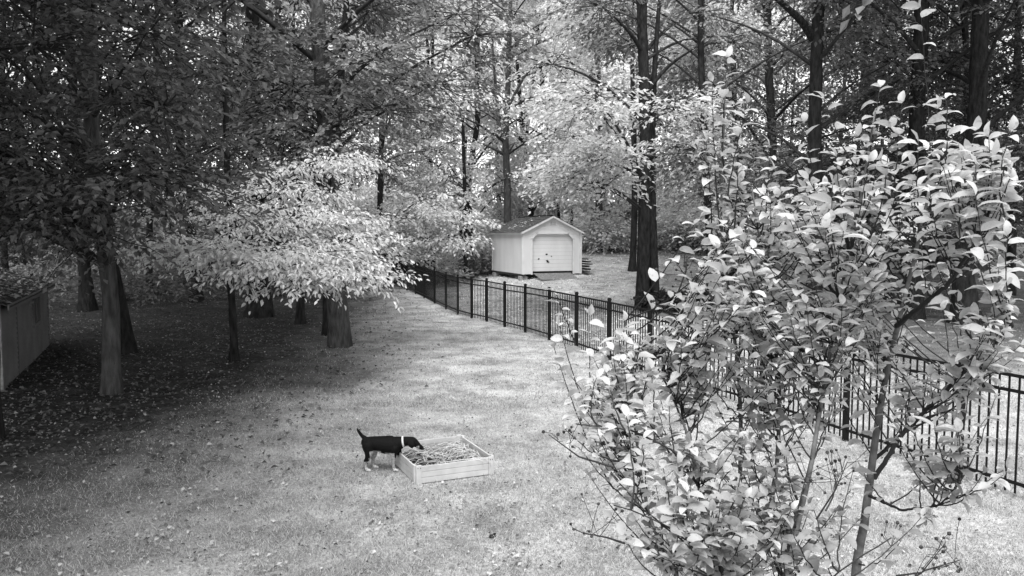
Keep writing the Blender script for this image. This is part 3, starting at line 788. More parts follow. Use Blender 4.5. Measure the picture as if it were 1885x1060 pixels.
for s in (-1, 1):
    mb = MB(); bm = bmesh.new()
    bmesh.ops.create_uvsphere(bm, u_segments=14, v_segments=10, radius=1)
    for v in bm.verts:
        t_ = (1 - v.co.z) / 2; w_ = .034 * (.55 + .75 * math.sin(math.pi * min(1, t_ * .85 + .1)))
        v.co = Vector((v.co.x * w_ - 1.243 + .022 * t_, DY + s * (.050 + .016 * math.sin(t_ * 2.5)) + v.co.y * .008, .385 - .092 * t_ + v.co.z * .004))
    for f in bm.faces: f.smooth = True
    em = bpy.data.meshes.new('ear'); bm.to_mesh(em); bm.free(); em.materials.append(M['coat_black']); link('ear', em, dog)
    bm = bmesh.new(); bmesh.ops.create_uvsphere(bm, u_segments=10, v_segments=8, radius=.008)
    bmesh.ops.translate(bm, verts=bm.verts, vec=(-1.172, DY + s * .032, .345)); em = bpy.data.meshes.new('eye'); bm.to_mesh(em); bm.free(); em.materials.append(M['screw']); link('eye', em, dog)
bm = bmesh.new(); bmesh.ops.create_uvsphere(bm, u_segments=12, v_segments=8, radius=.017)
bmesh.ops.translate(bm, verts=bm.verts, vec=(-1.094, DY, .268)); em = bpy.data.meshes.new('nose'); bm.to_mesh(em); bm.free(); em.materials.append(M['screw']); link('nose', em, dog)
mb = MB(); cx, cz, tl = -1.335, .357, math.radians(8)
th = np.linspace(0, 2 * math.pi, 25)[:-1]; ring = []
for dr, dx in ((.0, -.011), (.006, -.011), (.006, .011), (.0, .011)):
    r_ = .0615 + dr
    ring.append(np.stack([cx + dx * math.cos(tl) + np.sin(th) * r_ * math.sin(tl) * -1, DY + np.cos(th) * r_ * .97, cz + np.sin(th) * r_ * 1.03 + dx * math.sin(tl)], 1))
V = np.concatenate(ring); Q = []
for a_ in range(4):
    for k in range(24): Q.append((a_ * 24 + k, a_ * 24 + (k + 1) % 24, ((a_ + 1) % 4) * 24 + (k + 1) % 24, ((a_ + 1) % 4) * 24 + k))
mb.add(V, Q); mb.build('collar', M['trim'], dog, smooth=True)

# ------------------------------------------------------------------ crape myrtle in front of the camera
rm = np.random.default_rng(77)
gz = 0.0
myr = thing('crape_myrtle', 'tall crape myrtle with many thin stems, broad pale leaves and dark seed pods', 'shrub', (1.15, 3.2, 0))
STEMS = [  # (px, py, Y) lists from low to high, radius at base and tip
    ([(1560, 1180, 3.1), (1578, 1030, 3.1), (1600, 900, 3.12), (1612, 800, 3.14), (1632, 680, 3.15), (1655, 590, 3.15), (1690, 450, 3.15), (1712, 340, 3.1)], .032, .005),
    ([(1330, 1180, 2.9), (1300, 1022, 2.95), (1286, 882, 3.0), (1272, 806, 3.05), (1244, 750, 3.1), (1225, 690, 3.15), (1180, 640, 3.2)], .017, .003),
    ([(1300, 1180, 2.85), (1244, 1050, 2.9), (1202, 990, 2.95), (1172, 830, 3.1), (1164, 741, 3.15), (1160, 640, 3.2), (1150, 590, 3.2)], .015, .003),
    ([(1400, 1180, 3.2), (1385, 1040, 3.2), (1422, 928, 3.25), (1438, 780, 3.3), (1430, 640, 3.3), (1405, 500, 3.3), (1385, 350, 3.3)], .020, .003),
    ([(1420, 1180, 2.8), (1460, 1000, 2.85), (1490, 880, 2.9), (1525, 660, 3.0), (1555, 500, 3.0), (1585, 360, 3.0), (1612, 200, 2.95)], .018, .003),
    ([(1360, 1180, 3.5), (1350, 1000, 3.5), (1366, 860, 3.5), (1362, 700, 3.5), (1345, 560, 3.45), (1325, 420, 3.4), (1330, 260, 3.35), (1338, 150, 3.3)], .018, .003),
    ([(1610, 880, 3.12), (1660, 800, 3.0), (1740, 720, 2.85), (1800, 660, 2.75), (1865, 600, 2.7)], .010, .003),
    ([(1606, 850, 3.13), (1690, 770, 3.3), (1760, 690, 3.4), (1840, 640, 3.4)], .008, .003),
    ([(1650, 600, 3.15), (1750, 520, 2.9), (1810, 420, 2.75), (1845, 330, 2.7), (1850, 290, 2.7)], .011, .003),
    ([(1596, 910, 3.12), (1660, 940, 2.9), (1730, 930, 2.8), (1765, 890, 2.75)], .007, .002),
    ([(1290, 900, 3.0), (1240, 830, 2.8), (1160, 790, 2.75), (1060, 780, 2.7)], .006, .002),
    ([(1420, 1180, 3.0), (1330, 1060, 2.6), (1230, 960, 2.5), (1130, 930, 2.45)], .010, .002),
    ([(1430, 1180, 2.7), (1530, 1060, 2.6), (1640, 990, 2.5)], .008, .002),
]
SP_ = []
for pts, r0, r1 in STEMS:
    W = [at(*p) for p in pts]
    if pts[0][1] > 1100:
        b = W[0].copy(); tgt = np.array([1.15, 3.2, 0]); b = np.array([tgt[0] + (b[0] - tgt[0]) * .55, tgt[1] + (b[1] - tgt[1]) * .55, -.05]); W = [b] + W
    P = smooth_path(W, 40); P[1:-1] += rm.normal(0, .0012, (38, 3))
    R_ = np.linspace(r0, r1, 40)
    mb = MB(); mb.tube(P, R_, 9); mb.build('stem', M['twig_pale'] if r0 > .0125 else M['twig'], myr, smooth=True)
    SP_.append(np.hstack([P, R_[:, None]]))
SPT = np.vstack(SP_)
# leaf prototypes: arched, folded, elliptical
def leaf_proto(seed, arch):
    r = np.random.default_rng(seed); n = 7
    t = np.linspace(0, 1, n); wv = .265 * np.sin(np.pi * np.clip(t, .0, 1) ** .85) ** .75 * r.uniform(.85, 1.1); wv[0] = .02; wv[-1] = .0
    ang = np.cumsum(np.full(n, arch / (n - 1))) - arch * .25
    x = np.concatenate([[0], np.cumsum(np.cos(ang[:-1])) / (n - 1)]); z = -np.concatenate([[0], np.cumsum(np.sin(ang[:-1])) / (n - 1)])
    V = np.zeros((n, 5, 3)); fd = r.uniform(.12, .45); wave = r.normal(0, .02, (n, 5))
    for c, q in enumerate((-1, -.5, 0, .5, 1)):
        V[:, c, 0] = x + abs(q) * .0; V[:, c, 1] = q * wv; V[:, c, 2] = z + fd * abs(q) ** 1.3 * wv + wave[:, c] * (abs(q))
    V = V.reshape(-1, 3); Q = [(a * 5 + b, a * 5 + b + 1, a * 5 + b + 6, a * 5 + b + 5) for a in range(n - 1) for b in range(4)]
    return V, np.array(Q)
PROTO = [leaf_proto(k, ar) for k, ar in enumerate((.5, .8, 1.1, 1.4, 1.0, .3, 1.6, .7))]
LP, LR, LS_, LK = [], [], [], []       # position, rotation rows, size, prototype
tw = MB(); pods = MB()
sph = bmesh.new(); bmesh.ops.create_icosphere(sph, subdivisions=1, radius=1); SVs = np.array([v.co[:] for v in sph.verts]); STs = np.array([[v.index for v in f.verts] for f in sph.faces]); sph.free()
def add_leaf(p, d, up, s):
    A = unit(d); B = unit(np.cross(up, A)); N = np.cross(A, B)
    LP.append(p); LR.append(np.array([A, B, N])); LS_.append(s); LK.append(rm.integers(0, len(PROTO)))
def shoot(tip, base=None, nl=11, size=.075, bend=.25, pod=.12, lean=None):
    tip = np.asarray(tip, float)
    if base is None:
        dv = tip - SPT[:, :3]; hd = np.linalg.norm(dv[:, :2], axis=1)
        cost = np.linalg.norm(dv, axis=1) + 2.0 * np.maximum(0, .16 + .35 * hd - dv[:, 2]) + rm.uniform(0, .12, len(dv))
        base = SPT[np.argmin(cost), :3]
    base = np.asarray(base, float); v = tip - base; L = np.linalg.norm(v)
    out_ = v.copy(); out_[2] = 0
    c1 = base + v * .35 + out_ * .12 - (0, 0, .03) + rm.normal(0, .02, 3)
    t = np.linspace(0, 1, 12)[:, None]
    P = (1 - t) ** 2 * base + 2 * t * (1 - t) * c1 + t ** 2 * tip
    P[1:-1] += rm.normal(0, .0018, (10, 3))
    tw.tube(P, np.linspace(.0036, .0013, 12), 4)
    LL = min(L * .85, .07 * nl * .62)
    s = np.concatenate([[0], np.cumsum(np.linalg.norm(np.diff(P, axis=0), axis=1))])
    for k in range(nl):
        q = s[-1] - LL * (k / nl) + rm.normal(0, .006)
        p = np.array([np.interp(q, s, P[:, i]) for i in range(3)])
        ax_ = unit(np.array([np.interp(min(q + .02, s[-1]), s, P[:, i]) - np.interp(max(q - .02, 0), s, P[:, i]) for i in range(3)]))
        h = unit(np.cross(ax_, (.3, .2, 1))); h2_ = np.cross(ax_, h)
        ph = (k % 2) * math.pi + rm.normal(0, .55) + (k // 2) * .5
        d = h * math.cos(ph) + h2_ * math.sin(ph)
        d = unit(d * np.array([1, 1, .3]) + ax_ * .35 + np.array([0, 0, rm.normal(.0, .2)]))
        add_leaf(p, d, np.array([0, 0, 1.0]) + rm.normal(0, .30, 3), size * rm.uniform(.5, 1.15))
    add_leaf(P[-1], unit(P[-1] - P[-2]) + rm.normal(0, .3, 3), rm.normal(0, .4, 3) + (0, -.4, .8), size * .7)
    if rm.uniform() < pod:
        q = P[rm.integers(5, 11)]; d = unit(rm.normal(0, 1, 3) + (0, 0, .4))
        for k in range(rm.integers(2, 7)):
            e = q + d * rm.uniform(.04, .13) + rm.normal(0, .018, 3)
            tw.tube([q, (q + e) / 2 + rm.normal(0, .006, 3), e], .0011, 3)
            pods.add(SVs * np.array([1, 1, 1.15]) * rm.uniform(.0045, .0075) + e, None, STs)
# named spires, then the mass
for tx, ty, Yd, bx, by, nl in ((1340, 105, 3.3, 1335, 330, 15), (1312, 150, 3.25, 1326, 420, 14), (1375, 190, 3.1, 1340, 360, 10), (1620, 160, 2.95, 1590, 380, 15), (1610, 215, 3.0, 1580, 420, 15), (1640, 235, 2.9, 1600, 440, 12),
        (1725, 200, 2.8, 1712, 380, 10), (1695, 12, 2.8, 1716, 330, 5), (1515, 180, 2.9, 1600, 340, 5), (1480, 225, 3.1, 1500, 420, 9), (1795, 240, 2.75, 1780, 430, 12), (1850, 300, 2.6, 1835, 420, 11), (1740, 180, 2.6, 1730, 330, 6), (1580, 250, 3.0, 1575, 430, 12), (1660, 190, 2.85, 1650, 380, 12), (1690, 260, 2.75, 1690, 430, 13), (1770, 290, 2.6, 1765, 450, 12), (1820, 250, 2.65, 1815, 420, 12), (1300, 260, 3.3, 1310, 430, 12), (1360, 250, 3.2, 1350, 430, 12), (1415, 270, 3.1, 1400, 430, 10), (1860, 240, 2.5, 1850, 400, 10),
        (1030, 600, 3.2, 1110, 800, 12), (1020, 640, 3.25, 1130, 900, 14), (1085, 580, 3.4, 1090, 760, 9), (1150, 590, 3.15, 1164, 760, 12), (1020, 535, 3.5, 1060, 640, 8), (1245, 565, 3.3, 1300, 700, 6), (1215, 640, 3.1, 1260, 760, 8), (1040, 790, 2.8, 1150, 850, 5)):
    shoot(at(tx, ty, Yd), at(bx, by, Yd + .05), nl, .074)
BLOBS = [(1395, 385, 130, 80, 20, 2.9, 3.6), (1590, 350, 120, 95, 17, 2.7, 3.4), (1745, 350, 95, 85, 14, 2.5, 3.1), (1450, 510, 165, 100, 46, 2.8, 3.7), (1640, 480, 115, 75, 12, 2.7, 3.4), (1825, 450, 50, 70, 5, 2.4, 2.9),
         (1320, 600, 85, 90, 20, 2.8, 3.5), (1480, 620, 130, 70, 28, 2.9, 3.7), (1600, 590, 110, 50, 8, 2.8, 3.4), (1290, 680, 100, 70, 12, 2.8, 3.4), (1130, 730, 90, 90, 17, 2.7, 3.3), (1180, 660, 70, 60, 11, 2.9, 3.3), (1090, 720, 50, 60, 5, 2.9, 3.3), (1110, 830, 60, 60, 5, 2.7, 3.1), (1830, 330, 55, 60, 6, 2.4, 2.9), (1800, 560, 70, 50, 6, 2.5, 3.0), (1450, 720, 90, 80, 12, 2.9, 3.5),
         (1200, 820, 110, 90, 10, 2.5, 3.2), (1330, 880, 110, 90, 19, 2.6, 3.3), (1430, 800, 80, 80, 8, 2.8, 3.5), (1250, 970, 130, 70, 22, 2.4, 3.0), (1410, 980, 110, 80, 24, 2.5, 3.1), (1750, 740, 90, 70, 9, 2.6, 3.1), (1835, 640, 50, 50, 9, 2.5, 2.8),
         (1660, 680, 70, 40, 4, 2.9, 3.2), (1680, 830, 90, 60, 4, 2.6, 3.0), (1640, 960, 70, 40, 3, 2.5, 2.9), (1550, 900, 60, 50, 3, 2.7, 3.0), (1340, 480, 60, 150, 8, 3.2, 3.8), (1520, 440, 180, 120, 12, 3.3, 4.1), (1835, 850, 40, 40, 2, 2.5, 2.7)]
for cx_, cy_, rx_, ry_, n_, ya, yb in BLOBS:
    for k in range(int(n_ * (1.9 if cy_ < 560 else 1.5 if cy_ < 850 and cx_ > 1250 else 1.5))):
        a_ = rm.uniform(0, 6.283); q_ = math.sqrt(rm.uniform(0, 1))
        shoot(at(cx_ + rx_ * q_ * math.cos(a_), cy_ + ry_ * q_ * math.sin(a_), rm.uniform(ya, yb)), None, rm.integers(7, 13), rm.uniform(.056, .082) * (1.05 if cy_ < 560 else 1.0), pod=.18)
# bare seed-head twigs low down
for bx, by, tx, ty, Yd in ((1450, 1000, 1490, 850, 2.8), (1500, 960, 1560, 850, 2.8), (1520, 940, 1545, 870, 2.75), (1650, 1060, 1740, 1000, 2.6), (1130, 860, 1010, 800, 2.7), (1150, 1000, 1070, 980, 2.5), (1660, 1080, 1770, 1030, 2.6), (1240, 560, 1265, 460, 3.1), (1250, 600, 1300, 480, 3.1), (1300, 560, 1250, 490, 3.2)):
    q = at(tx, ty, Yd); b_ = at(bx, by, Yd)
    tw.tube([b_, (b_ + q) / 2 + rm.normal(0, .02, 3), q], [.004, .003, .0015], 4)
    for k in range(9):
        t_ = rm.uniform(.45, 1); p = b_ + (q - b_) * t_; e = p + rm.normal(0, .05, 3) + (0, 0, .025)
        tw.tube([p, (p + e) / 2 + rm.normal(0, .006, 3), e], .0012, 3); pods.add(SVs * rm.uniform(.0045, .0075) + e, None, STs)
tw.build('twigs', M['twig'], myr, smooth=True)['kind'] = 'stuff'
pods.build('seed_pods', M['soil'], myr, smooth=True)['kind'] = 'stuff'
LP = np.array(LP); LR = np.array(LR); LS_ = np.array(LS_); LK = np.array(LK)
dist = np.linalg.norm(LP - (0, 0, CAM_Z), axis=1)
pxx = LP[:, 0] / LP[:, 1] * F + 942.5; pyy = 431 - (LP[:, 2] - CAM_Z) / LP[:, 1] * F
vis = (pxx > 0) & (pxx < 1890) & (pyy > 0) & (pyy < 1060)
order = np.argsort(np.where(vis, dist / LS_, 1e6)); big = order[:295]
low = LP[:, 2] + rm.normal(0, .22, len(LP)) < np.where(LP[:, 0] > .48, 2.1, 1.3)      # darker tone low on the shrub paints in shade of the leaves above
lme = []
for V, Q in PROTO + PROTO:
    me = bpy.data.meshes.new('leaf'); me.from_pydata(V.tolist(), [], Q.tolist()); me.materials.append(M['myrtle' if len(lme) < len(PROTO) else 'myrtle_shaded'])
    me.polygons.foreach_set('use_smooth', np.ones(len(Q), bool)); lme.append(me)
from mathutils import Matrix
inv = myr.matrix_basis.inverted()
for k in big:
    o = bpy.data.objects.new('leaf', lme[LK[k] + len(PROTO) * int(low[k])]); COL.objects.link(o); o.parent = myr; o.matrix_parent_inverse = inv
    R3_ = LR[k].T * LS_[k]; m4 = np.eye(4); m4[:3, :3] = R3_; m4[:3, 3] = LP[k]; o.matrix_basis = Matrix(m4.tolist())
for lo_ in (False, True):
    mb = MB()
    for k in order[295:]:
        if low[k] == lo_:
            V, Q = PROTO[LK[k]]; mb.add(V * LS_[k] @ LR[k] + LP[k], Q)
    mb.build('foliage', M['myrtle_shaded' if lo_ else 'myrtle'], myr, smooth=True)['kind'] = 'stuff'

# ------------------------------------------------------------------ trees
# shaded wood left of the lawn
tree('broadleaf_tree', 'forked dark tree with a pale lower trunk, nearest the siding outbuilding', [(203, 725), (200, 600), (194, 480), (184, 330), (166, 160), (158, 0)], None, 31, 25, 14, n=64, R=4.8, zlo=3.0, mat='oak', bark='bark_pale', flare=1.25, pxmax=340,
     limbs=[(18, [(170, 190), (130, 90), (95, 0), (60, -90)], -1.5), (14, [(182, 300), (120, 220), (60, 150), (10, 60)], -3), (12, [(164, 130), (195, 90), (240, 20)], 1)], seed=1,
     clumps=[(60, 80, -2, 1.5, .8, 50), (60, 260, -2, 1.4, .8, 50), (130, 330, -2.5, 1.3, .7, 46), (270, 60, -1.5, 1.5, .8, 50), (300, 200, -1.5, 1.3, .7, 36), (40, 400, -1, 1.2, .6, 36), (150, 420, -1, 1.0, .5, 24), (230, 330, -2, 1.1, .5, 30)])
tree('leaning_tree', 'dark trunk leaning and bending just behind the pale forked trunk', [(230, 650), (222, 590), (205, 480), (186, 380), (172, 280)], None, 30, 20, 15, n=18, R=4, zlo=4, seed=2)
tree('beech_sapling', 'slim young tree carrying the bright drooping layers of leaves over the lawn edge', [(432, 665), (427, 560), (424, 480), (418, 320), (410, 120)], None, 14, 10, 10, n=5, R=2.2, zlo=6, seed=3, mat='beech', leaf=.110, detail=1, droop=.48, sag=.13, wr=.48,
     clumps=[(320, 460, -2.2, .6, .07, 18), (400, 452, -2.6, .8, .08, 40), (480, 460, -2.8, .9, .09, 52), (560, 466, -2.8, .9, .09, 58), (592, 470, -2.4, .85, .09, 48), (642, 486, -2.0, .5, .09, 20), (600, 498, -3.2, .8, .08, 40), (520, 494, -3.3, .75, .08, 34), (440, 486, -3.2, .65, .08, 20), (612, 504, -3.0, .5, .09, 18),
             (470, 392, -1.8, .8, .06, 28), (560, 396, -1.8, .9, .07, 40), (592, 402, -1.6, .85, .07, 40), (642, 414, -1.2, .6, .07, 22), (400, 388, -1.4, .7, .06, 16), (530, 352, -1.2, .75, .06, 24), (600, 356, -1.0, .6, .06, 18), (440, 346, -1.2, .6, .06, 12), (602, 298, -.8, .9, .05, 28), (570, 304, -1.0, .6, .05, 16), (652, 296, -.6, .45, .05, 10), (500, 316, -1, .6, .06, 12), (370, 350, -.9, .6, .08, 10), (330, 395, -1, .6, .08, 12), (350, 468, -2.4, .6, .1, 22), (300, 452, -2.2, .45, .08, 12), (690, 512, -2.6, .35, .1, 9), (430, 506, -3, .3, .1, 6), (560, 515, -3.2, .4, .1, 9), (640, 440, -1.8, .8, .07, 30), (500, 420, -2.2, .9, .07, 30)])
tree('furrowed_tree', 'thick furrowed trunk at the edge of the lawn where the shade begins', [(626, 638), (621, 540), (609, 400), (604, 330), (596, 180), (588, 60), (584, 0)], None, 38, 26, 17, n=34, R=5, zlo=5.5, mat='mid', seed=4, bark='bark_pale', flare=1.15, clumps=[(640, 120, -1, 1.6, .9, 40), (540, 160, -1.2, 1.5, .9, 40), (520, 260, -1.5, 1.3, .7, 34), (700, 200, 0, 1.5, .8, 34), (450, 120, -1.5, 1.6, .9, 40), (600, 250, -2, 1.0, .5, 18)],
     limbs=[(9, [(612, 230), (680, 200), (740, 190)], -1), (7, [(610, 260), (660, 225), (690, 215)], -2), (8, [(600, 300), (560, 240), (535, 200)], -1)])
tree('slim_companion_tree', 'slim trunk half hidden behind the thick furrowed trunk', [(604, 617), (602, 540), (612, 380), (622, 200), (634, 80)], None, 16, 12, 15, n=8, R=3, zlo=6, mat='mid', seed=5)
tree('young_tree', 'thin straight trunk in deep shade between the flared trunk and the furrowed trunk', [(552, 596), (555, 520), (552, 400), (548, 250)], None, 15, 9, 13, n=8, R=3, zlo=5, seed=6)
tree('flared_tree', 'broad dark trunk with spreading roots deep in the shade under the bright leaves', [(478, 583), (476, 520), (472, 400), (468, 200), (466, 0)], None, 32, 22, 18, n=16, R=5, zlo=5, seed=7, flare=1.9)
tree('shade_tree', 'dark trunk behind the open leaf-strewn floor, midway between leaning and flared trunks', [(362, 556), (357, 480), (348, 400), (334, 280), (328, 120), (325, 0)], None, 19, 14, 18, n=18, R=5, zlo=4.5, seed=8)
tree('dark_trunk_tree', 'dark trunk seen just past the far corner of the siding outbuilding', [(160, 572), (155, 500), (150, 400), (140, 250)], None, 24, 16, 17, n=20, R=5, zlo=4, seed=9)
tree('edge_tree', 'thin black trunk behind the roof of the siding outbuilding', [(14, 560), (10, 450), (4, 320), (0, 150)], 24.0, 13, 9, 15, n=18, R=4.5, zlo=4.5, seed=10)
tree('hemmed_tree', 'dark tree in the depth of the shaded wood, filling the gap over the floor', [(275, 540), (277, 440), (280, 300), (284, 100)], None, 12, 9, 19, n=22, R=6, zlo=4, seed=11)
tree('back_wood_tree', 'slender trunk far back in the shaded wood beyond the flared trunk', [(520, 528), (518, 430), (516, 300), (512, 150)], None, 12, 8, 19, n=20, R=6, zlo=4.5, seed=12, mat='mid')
tree('overhanging_tree', 'dark trunk cut by the picture edge, in front of the siding outbuilding', [(-24, 812), (-30, 600), (-30, 300), (-40, 0)], None, 40, 30, 15, n=110, R=5.6, zlo=8, seed=40, cr=(1.3, 1.9), mat='oak', over=-3.4, world=[(-9.6 + 1.3 * (k % 5) + .4 * math.sin(k * 2.1), .2 + 1.7 * (k // 5) + .5 * math.cos(k * 1.3), 9.6 + .9 * math.sin(k * 3.7)) for k in range(25)])  # world clumps: unseen canopy added to shade the lower-left lawn
# bright edge of the wood behind the fence
tree('fence_end_tree', 'leafy tree standing where the metal fence disappears into the foliage', [(700, 506), (698, 430), (700, 300), (705, 150)], 43.0, 12, 8, 18, n=22, R=5.5, zlo=2.8, mat='light', seed=13, clumps=[(690, 430, -2, 1.8, .5, 60), (740, 400, -2, 1.8, .5, 60), (720, 470, -3, 1.5, .4, 40)])
tree('sapling', 'pale sapling with layered light leaves at the fence side of the shed', [(857, 478), (857, 420), (855, 330), (853, 240)], 44.0, 8, 6, 11, n=6, R=2.6, zlo=5, mat='beech', seed=14, droop=.7, clumps=[(800, 440, -2, 1.7, .3, 54), (835, 442, -1, 1.1, .26, 34), (760, 440, -1, 1.5, .3, 44), (840, 400, -1, 1.6, .3, 46), (780, 390, 0, 1.6, .35, 44), (845, 360, 0, 1.2, .3, 26)])
tree('slender_trunk_tree', 'slender upright tree among the pale leaves left of the leaning trunks', [(797, 470), (797, 380), (792, 280), (788, 120)], 50.0, 8, 6, 18, n=22, R=5, zlo=3.5, mat='light', seed=15)
tree('crooked_tree', 'crooked dark trunk with a lean, second beside the tree forking above the shed', [(868, 465), (862, 330), (872, 270), (880, 225), (878, 120), (880, 0)], 52.0, 11, 9, 19, n=20, R=5.5, zlo=5, mat='light', seed=16)
tree('shed_tree', 'straight trunk forking into thin limbs directly above the shed roof', [(934, 440), (934, 330), (930, 262), (934, 180), (938, 60)], 48.0, 14, 9, 19, n=20, R=5.5, zlo=7.5, mat='light', bark='bark_pale', seed=17,
     limbs=[(7, [(930, 285), (912, 275), (890, 266), (882, 262)], -.5), (9, [(930, 265), (918, 248), (916, 190), (908, 110), (905, 40)], .5), (6, [(934, 290), (940, 275), (948, 262)], .3), (6, [(934, 200), (970, 130), (1010, 100), (1060, 105)], -1)])
tree('tilted_tree', 'short tilted dark trunk showing through bright leaves right of the forking tree', [(982, 440), (974, 330), (964, 265), (955, 150)], 56.0, 11, 7, 18, n=18, R=5.5, zlo=4, mat='light', seed=18)
tree('far_leaning_tree', 'far leaning trunk glimpsed high between bright crowns above the shed', [(1030, 420), (1015, 260), (1002, 190), (990, 60)], 60.0, 11, 8, 20, n=20, R=6, zlo=4, mat='light', seed=19)
tree('pale_trunk_tree', 'grey pale trunk above the bushes behind the open side of the shed', [(1104, 440), (1103, 360), (1102, 250), (1100, 100)], 52.0, 14, 10, 19, n=24, R=6, zlo=4.5, mat='light', bark='bark_pale', seed=20)
tree('double_trunk_tree', 'big dark double trunk rising behind the fence beside the brush heap', [(1183, 570), (1186, 460), (1188, 300), (1185, 160), (1182, 0)], None, 25, 18, 18, n=26, R=5.5, zlo=6.5, mat='light', seed=21, flare=1.2,
     limbs=[(19, [(1207, 572), (1203, 480), (1199, 330), (1204, 120), (1214, 0), (1222, -90)], .4), (8, [(1186, 290), (1215, 288), (1250, 282)], -1), (10, [(1187, 100), (1160, 60), (1130, 30)], -1), (9, [(1190, 170), (1230, 120), (1275, 90)], 0)],
     clumps=[(1100, 290, -1.5, 1.5, .5, 60), (1118, 268, -2, 1.0, .2, 34), (1080, 330, -1, 1.3, .4, 44), (1105, 345, -1.5, 1.0, .35, 26), (1240, 258, -1.5, .8, .2, 20), (1250, 200, -1, 1.3, .6, 40), (1040, 310, 0, 1.2, .4, 30)])
tree('narrow_trunk_tree', 'narrow trunk tight behind the big dark double trunk', [(1164, 499), (1167, 420), (1168, 330), (1166, 200)], None, 12, 10, 16, n=12, R=4, zlo=6, mat='light', seed=22)
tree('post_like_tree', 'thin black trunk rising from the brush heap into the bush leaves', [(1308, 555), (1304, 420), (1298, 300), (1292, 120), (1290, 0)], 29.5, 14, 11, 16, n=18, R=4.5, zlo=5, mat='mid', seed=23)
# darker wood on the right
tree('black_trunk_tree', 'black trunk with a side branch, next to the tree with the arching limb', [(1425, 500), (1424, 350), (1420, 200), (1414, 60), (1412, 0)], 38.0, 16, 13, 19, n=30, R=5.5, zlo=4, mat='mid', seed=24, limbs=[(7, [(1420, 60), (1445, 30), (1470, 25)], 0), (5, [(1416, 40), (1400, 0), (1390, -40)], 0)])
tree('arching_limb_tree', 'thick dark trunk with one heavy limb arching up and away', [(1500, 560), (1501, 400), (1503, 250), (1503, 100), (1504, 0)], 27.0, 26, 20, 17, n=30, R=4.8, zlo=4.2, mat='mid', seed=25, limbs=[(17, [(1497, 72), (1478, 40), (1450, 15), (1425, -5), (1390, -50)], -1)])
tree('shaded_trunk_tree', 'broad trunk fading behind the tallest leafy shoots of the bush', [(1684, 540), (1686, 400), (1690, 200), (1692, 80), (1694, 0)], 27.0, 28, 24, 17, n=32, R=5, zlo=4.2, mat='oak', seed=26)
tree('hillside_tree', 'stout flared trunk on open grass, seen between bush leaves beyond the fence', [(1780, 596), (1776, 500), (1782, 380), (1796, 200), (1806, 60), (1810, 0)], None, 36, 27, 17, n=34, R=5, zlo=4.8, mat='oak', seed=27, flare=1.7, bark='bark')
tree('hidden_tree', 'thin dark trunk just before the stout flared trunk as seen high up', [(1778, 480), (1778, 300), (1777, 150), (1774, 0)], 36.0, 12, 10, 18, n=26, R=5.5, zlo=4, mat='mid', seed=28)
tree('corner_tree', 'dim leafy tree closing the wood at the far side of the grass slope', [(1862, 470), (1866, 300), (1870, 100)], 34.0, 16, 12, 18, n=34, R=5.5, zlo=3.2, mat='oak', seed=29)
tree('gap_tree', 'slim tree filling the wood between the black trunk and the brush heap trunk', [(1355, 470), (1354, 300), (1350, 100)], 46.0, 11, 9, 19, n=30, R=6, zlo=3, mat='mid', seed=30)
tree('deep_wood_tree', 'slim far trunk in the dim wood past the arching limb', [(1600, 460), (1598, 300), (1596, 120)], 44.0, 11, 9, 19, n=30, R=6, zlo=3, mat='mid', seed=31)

# ------------------------------------------------------------------ bushes and the brush heap
def shrub(name, label, px, py, Y, rx, rz, n, mat, seed, leaf=None, ry=None, group=None):
    rng = np.random.default_rng(500 + seed)
    b = at(px, py, Y); b[2] = float(terr(b[0], Y))
    t = thing(name, label, 'bush', tuple(b), group)
    cl = []; mb = MB()
    for k in range(10):
        a = rng.uniform(0, 6.283); q = math.sqrt(rng.uniform(0, 1)); h = rng.uniform(.25, 1)
        c = b + (rx * .65 * q * math.cos(a), (ry or rx) * .6 * q * math.sin(a), rz * h * (1.1 - .5 * q))
        cl.append((c, (rx * .42, rx * .4, rz * .3), n // 10, leaf or (.10 + .0034 * Y)))
        mb.tube(smooth_path([b + rng.normal(0, .1, 3) * (1, 1, 0) - (0, 0, .05), (b + c) / 2 + rng.normal(0, .1, 3), c], 6), np.linspace(.03, .008, 6), 5)
    mb.build('stems', M['twig'], t, smooth=True)['kind'] = 'stuff'
    foliage('foliage', cl, M[mat], t, rng, droop=.3)
shrub('bush', 'rounded leafy bush behind the open side of the shed', 1110, 455, 50, 1.9, 2.2, 200, 'light', 1)
shrub('bush', 'bright pale bush glowing past the big double trunk', 1255, 440, 52, 2.4, 3.2, 260, 'beech', 2)
shrub('bush', 'dim bush at the foot of the pale grey trunk', 1150, 450, 57, 2.2, 2.6, 200, 'mid', 3)
shrub('bush', 'low dark bush against the fence-side wall of the shed', 885, 492, 45.5, 1.0, 1.3, 120, 'mid', 4)
shrub('bush', 'small pale bush low in front of the saplings', 822, 492, 43, .8, .8, 70, 'light', 5)
shrub('bush', 'dark bush at the top of the grass between heap and double trunk', 1290, 448, 50, 1.8, 1.6, 140, 'mid', 6)
shrub('bush', 'low shadowy bush behind the bush stems at the grass slope', 1560, 470, 44, 3.0, 2.2, 240, 'oak', 7)
shrub('bush', 'dim bush at the wood edge behind the stout flared trunk', 1745, 470, 43, 2.8, 2.2, 240, 'oak', 8)
hp = at(1258, 545, 29.5); hp[2] = float(terr(hp[0], hp[1]))
heap = thing('brush_heap', 'low black heap of ivy and brush behind the fence, beside the double trunk', 'brush heap', tuple(hp))
rg = np.random.default_rng(61)
cl = [(hp + (rg.uniform(-1.2, 1.2), rg.uniform(-.7, .7), rg.uniform(.1, .42)), (.55, .5, .3), 60, .13) for _ in range(16)]
foliage('ivy', cl, M['ivy'], heap, rg, droop=.5, spray=.35)
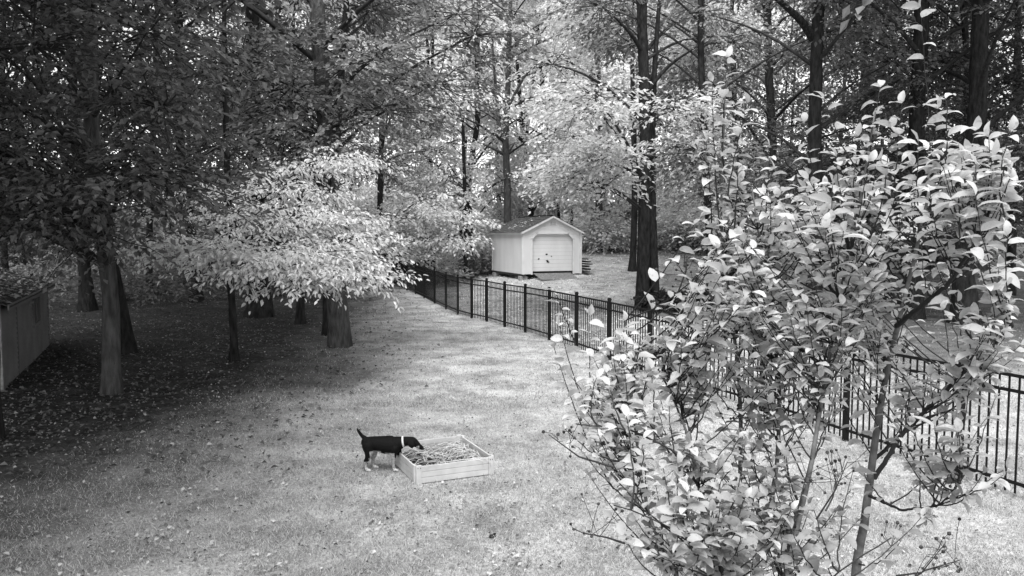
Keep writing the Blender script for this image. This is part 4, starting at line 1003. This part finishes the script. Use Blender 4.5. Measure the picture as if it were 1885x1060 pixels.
n = 14; th = np.linspace(0, 2 * math.pi, 25)[:-1]; ringV = []
for k in range(6):
    f_ = math.cos(k / 5 * math.pi / 2); ringV.append(np.stack([hp[0] + 1.45 * f_ * np.cos(th) * (1 + .1 * rg.normal(0, 1, 24)), hp[1] + .9 * f_ * np.sin(th), hp[2] - .05 + .55 * math.sin(k / 5 * math.pi / 2) + 0 * th], 1))
V = np.concatenate(ringV); Q = [(a * 24 + k, a * 24 + (k + 1) % 24, a * 24 + 24 + (k + 1) % 24, a * 24 + 24 + k) for a in range(5) for k in range(24)]
mk('mound', V, np.array(Q), M['soil'], heap, smooth=True)

# ------------------------------------------------------------------ the far wood: one mass
rg = np.random.default_rng(900)
Cs = []; rad = []
for k in range(2000):
    y = rg.uniform(56, 92); x = rg.uniform(-1, 1) * (y * .72 + 4)
    h = rg.uniform(0, 1) ** 1.4 * 26
    Cs.append((x, y, float(terr(x, y)) + .6 + h)); rad.append(rg.uniform(1.2, 2.6))
for k in range(700):
    y = rg.uniform(55, 76); x = rg.uniform(-1, 1) * (y * .72 + 4)
    Cs.append((x, y, float(terr(x, y)) + .4 + rg.uniform(0, 6.5))); rad.append(rg.uniform(1.3, 2.4))
Cs = np.array(Cs); rad = np.array(rad); n = 7
P = (Cs[:, None] + in_ball(rg, len(Cs) * n).reshape(len(Cs), n, 3) * rad[:, None, None] * (1, 1, .55)).reshape(-1, 3)
D = rg.normal(0, 1, P.shape) * (1, 1, .25)
Pl, A, N, l, wd = spray_leaves(P, D, np.full(len(P), 2.0) * rg.uniform(.7, 1.2, len(P)), np.full(len(P), .36), rg, 18, .4, .35)
sx_ = np.repeat(P[:, 0] / P[:, 1], 18)
for m_, sel in (('oak', sx_ < -.24), ('far', (sx_ >= -.24) & (sx_ < .27)), ('mid', sx_ >= .27)):
    V, T = leaf_geo(Pl[sel], A[sel], N[sel], l[sel], wd[sel], 0)
    o = mk('far_woods', V, T, M[m_]); o['kind'] = 'stuff'
mb = MB()
for k in range(90):
    y = rg.uniform(54, 88); x = rg.uniform(-1, 1) * (y * .7 + 2); z = float(terr(x, y)); r = rg.uniform(.10, .24); le = rg.normal(0, .6)
    mb.tube(smooth_path([(x, y, z - .2), (x + le * .4, y, z + 7), (x + le, y, z + 13), (x + le * 1.8 + rg.normal(0, .6), y, z + 22)], 8), np.linspace(r, r * .35, 8), 7)
o = mb.build('far_woods_trunks', M['bark'], smooth=True); o['kind'] = 'stuff'
# leafy undergrowth on the shaded floor
rg = np.random.default_rng(910); cl = []
for k in range(60):
    y = rg.uniform(32, 52); x = -y * rg.uniform(.2, .72)
    cl.append(((x, y, float(terr(x, y)) + rg.uniform(.2, 1.0)), (1.3, 1.0, .6), 22, .22))
o = foliage('undergrowth', cl, M['oak'], None, rg); o['kind'] = 'stuff'

# ------------------------------------------------------------------ single leaves on the lawn, a dark clump
rg = np.random.default_rng(70)
fme = []
for k in range(5):
    V, Q = leaf_proto(300 + k, rg.uniform(.5, 1.8)); me = bpy.data.meshes.new('fallen_leaf'); me.from_pydata((V * (1, 1.5, 1)).tolist(), [], Q.tolist())
    me.polygons.foreach_set('use_smooth', np.ones(len(Q), bool)); me.materials.append(M['fallen']); fme.append(me)
k = 0
while k < 90:
    px, py = rg.uniform(10, 1000), 1060 - 420 * rg.uniform(0, 1) ** 1.5
    if px > 560 and rg.uniform() < .62: continue
    p = ground(px, py)
    if abs(p[0] + .9) < .7 and abs(p[1] - 9.9) < .8: continue
    o = bpy.data.objects.new('fallen_leaf', fme[k % 5]); COL.objects.link(o)
    s = .026 + .036 * rg.uniform(0, 1) ** 1.8; o.location = p + (0, 0, .028); o.scale = (s, s, s); o.rotation_euler = (rg.normal(0, .25), rg.normal(0, .25), rg.uniform(0, 6.28))
    tag(o, 'single pale fallen leaf lying on the mown lawn', 'leaf', 'pale leaves fallen on the lawn'); k += 1
p = ground(905, 991)
dc = thing('dead_leaf_clump', 'small black clump of dead leaves alone on the near lawn', 'dead leaves', tuple(p))
n = 16; P = p + rg.normal(0, .012, (n, 3)) + (0, 0, .02); A = rg.normal(0, 1, (n, 3)) * (1, 1, .5)
V, T = leaf_geo(P, A, rg.normal(0, 1, (n, 3)), .036, .024, 0, fold=.5); mk('leaves', V, T, M['dark'], dc)
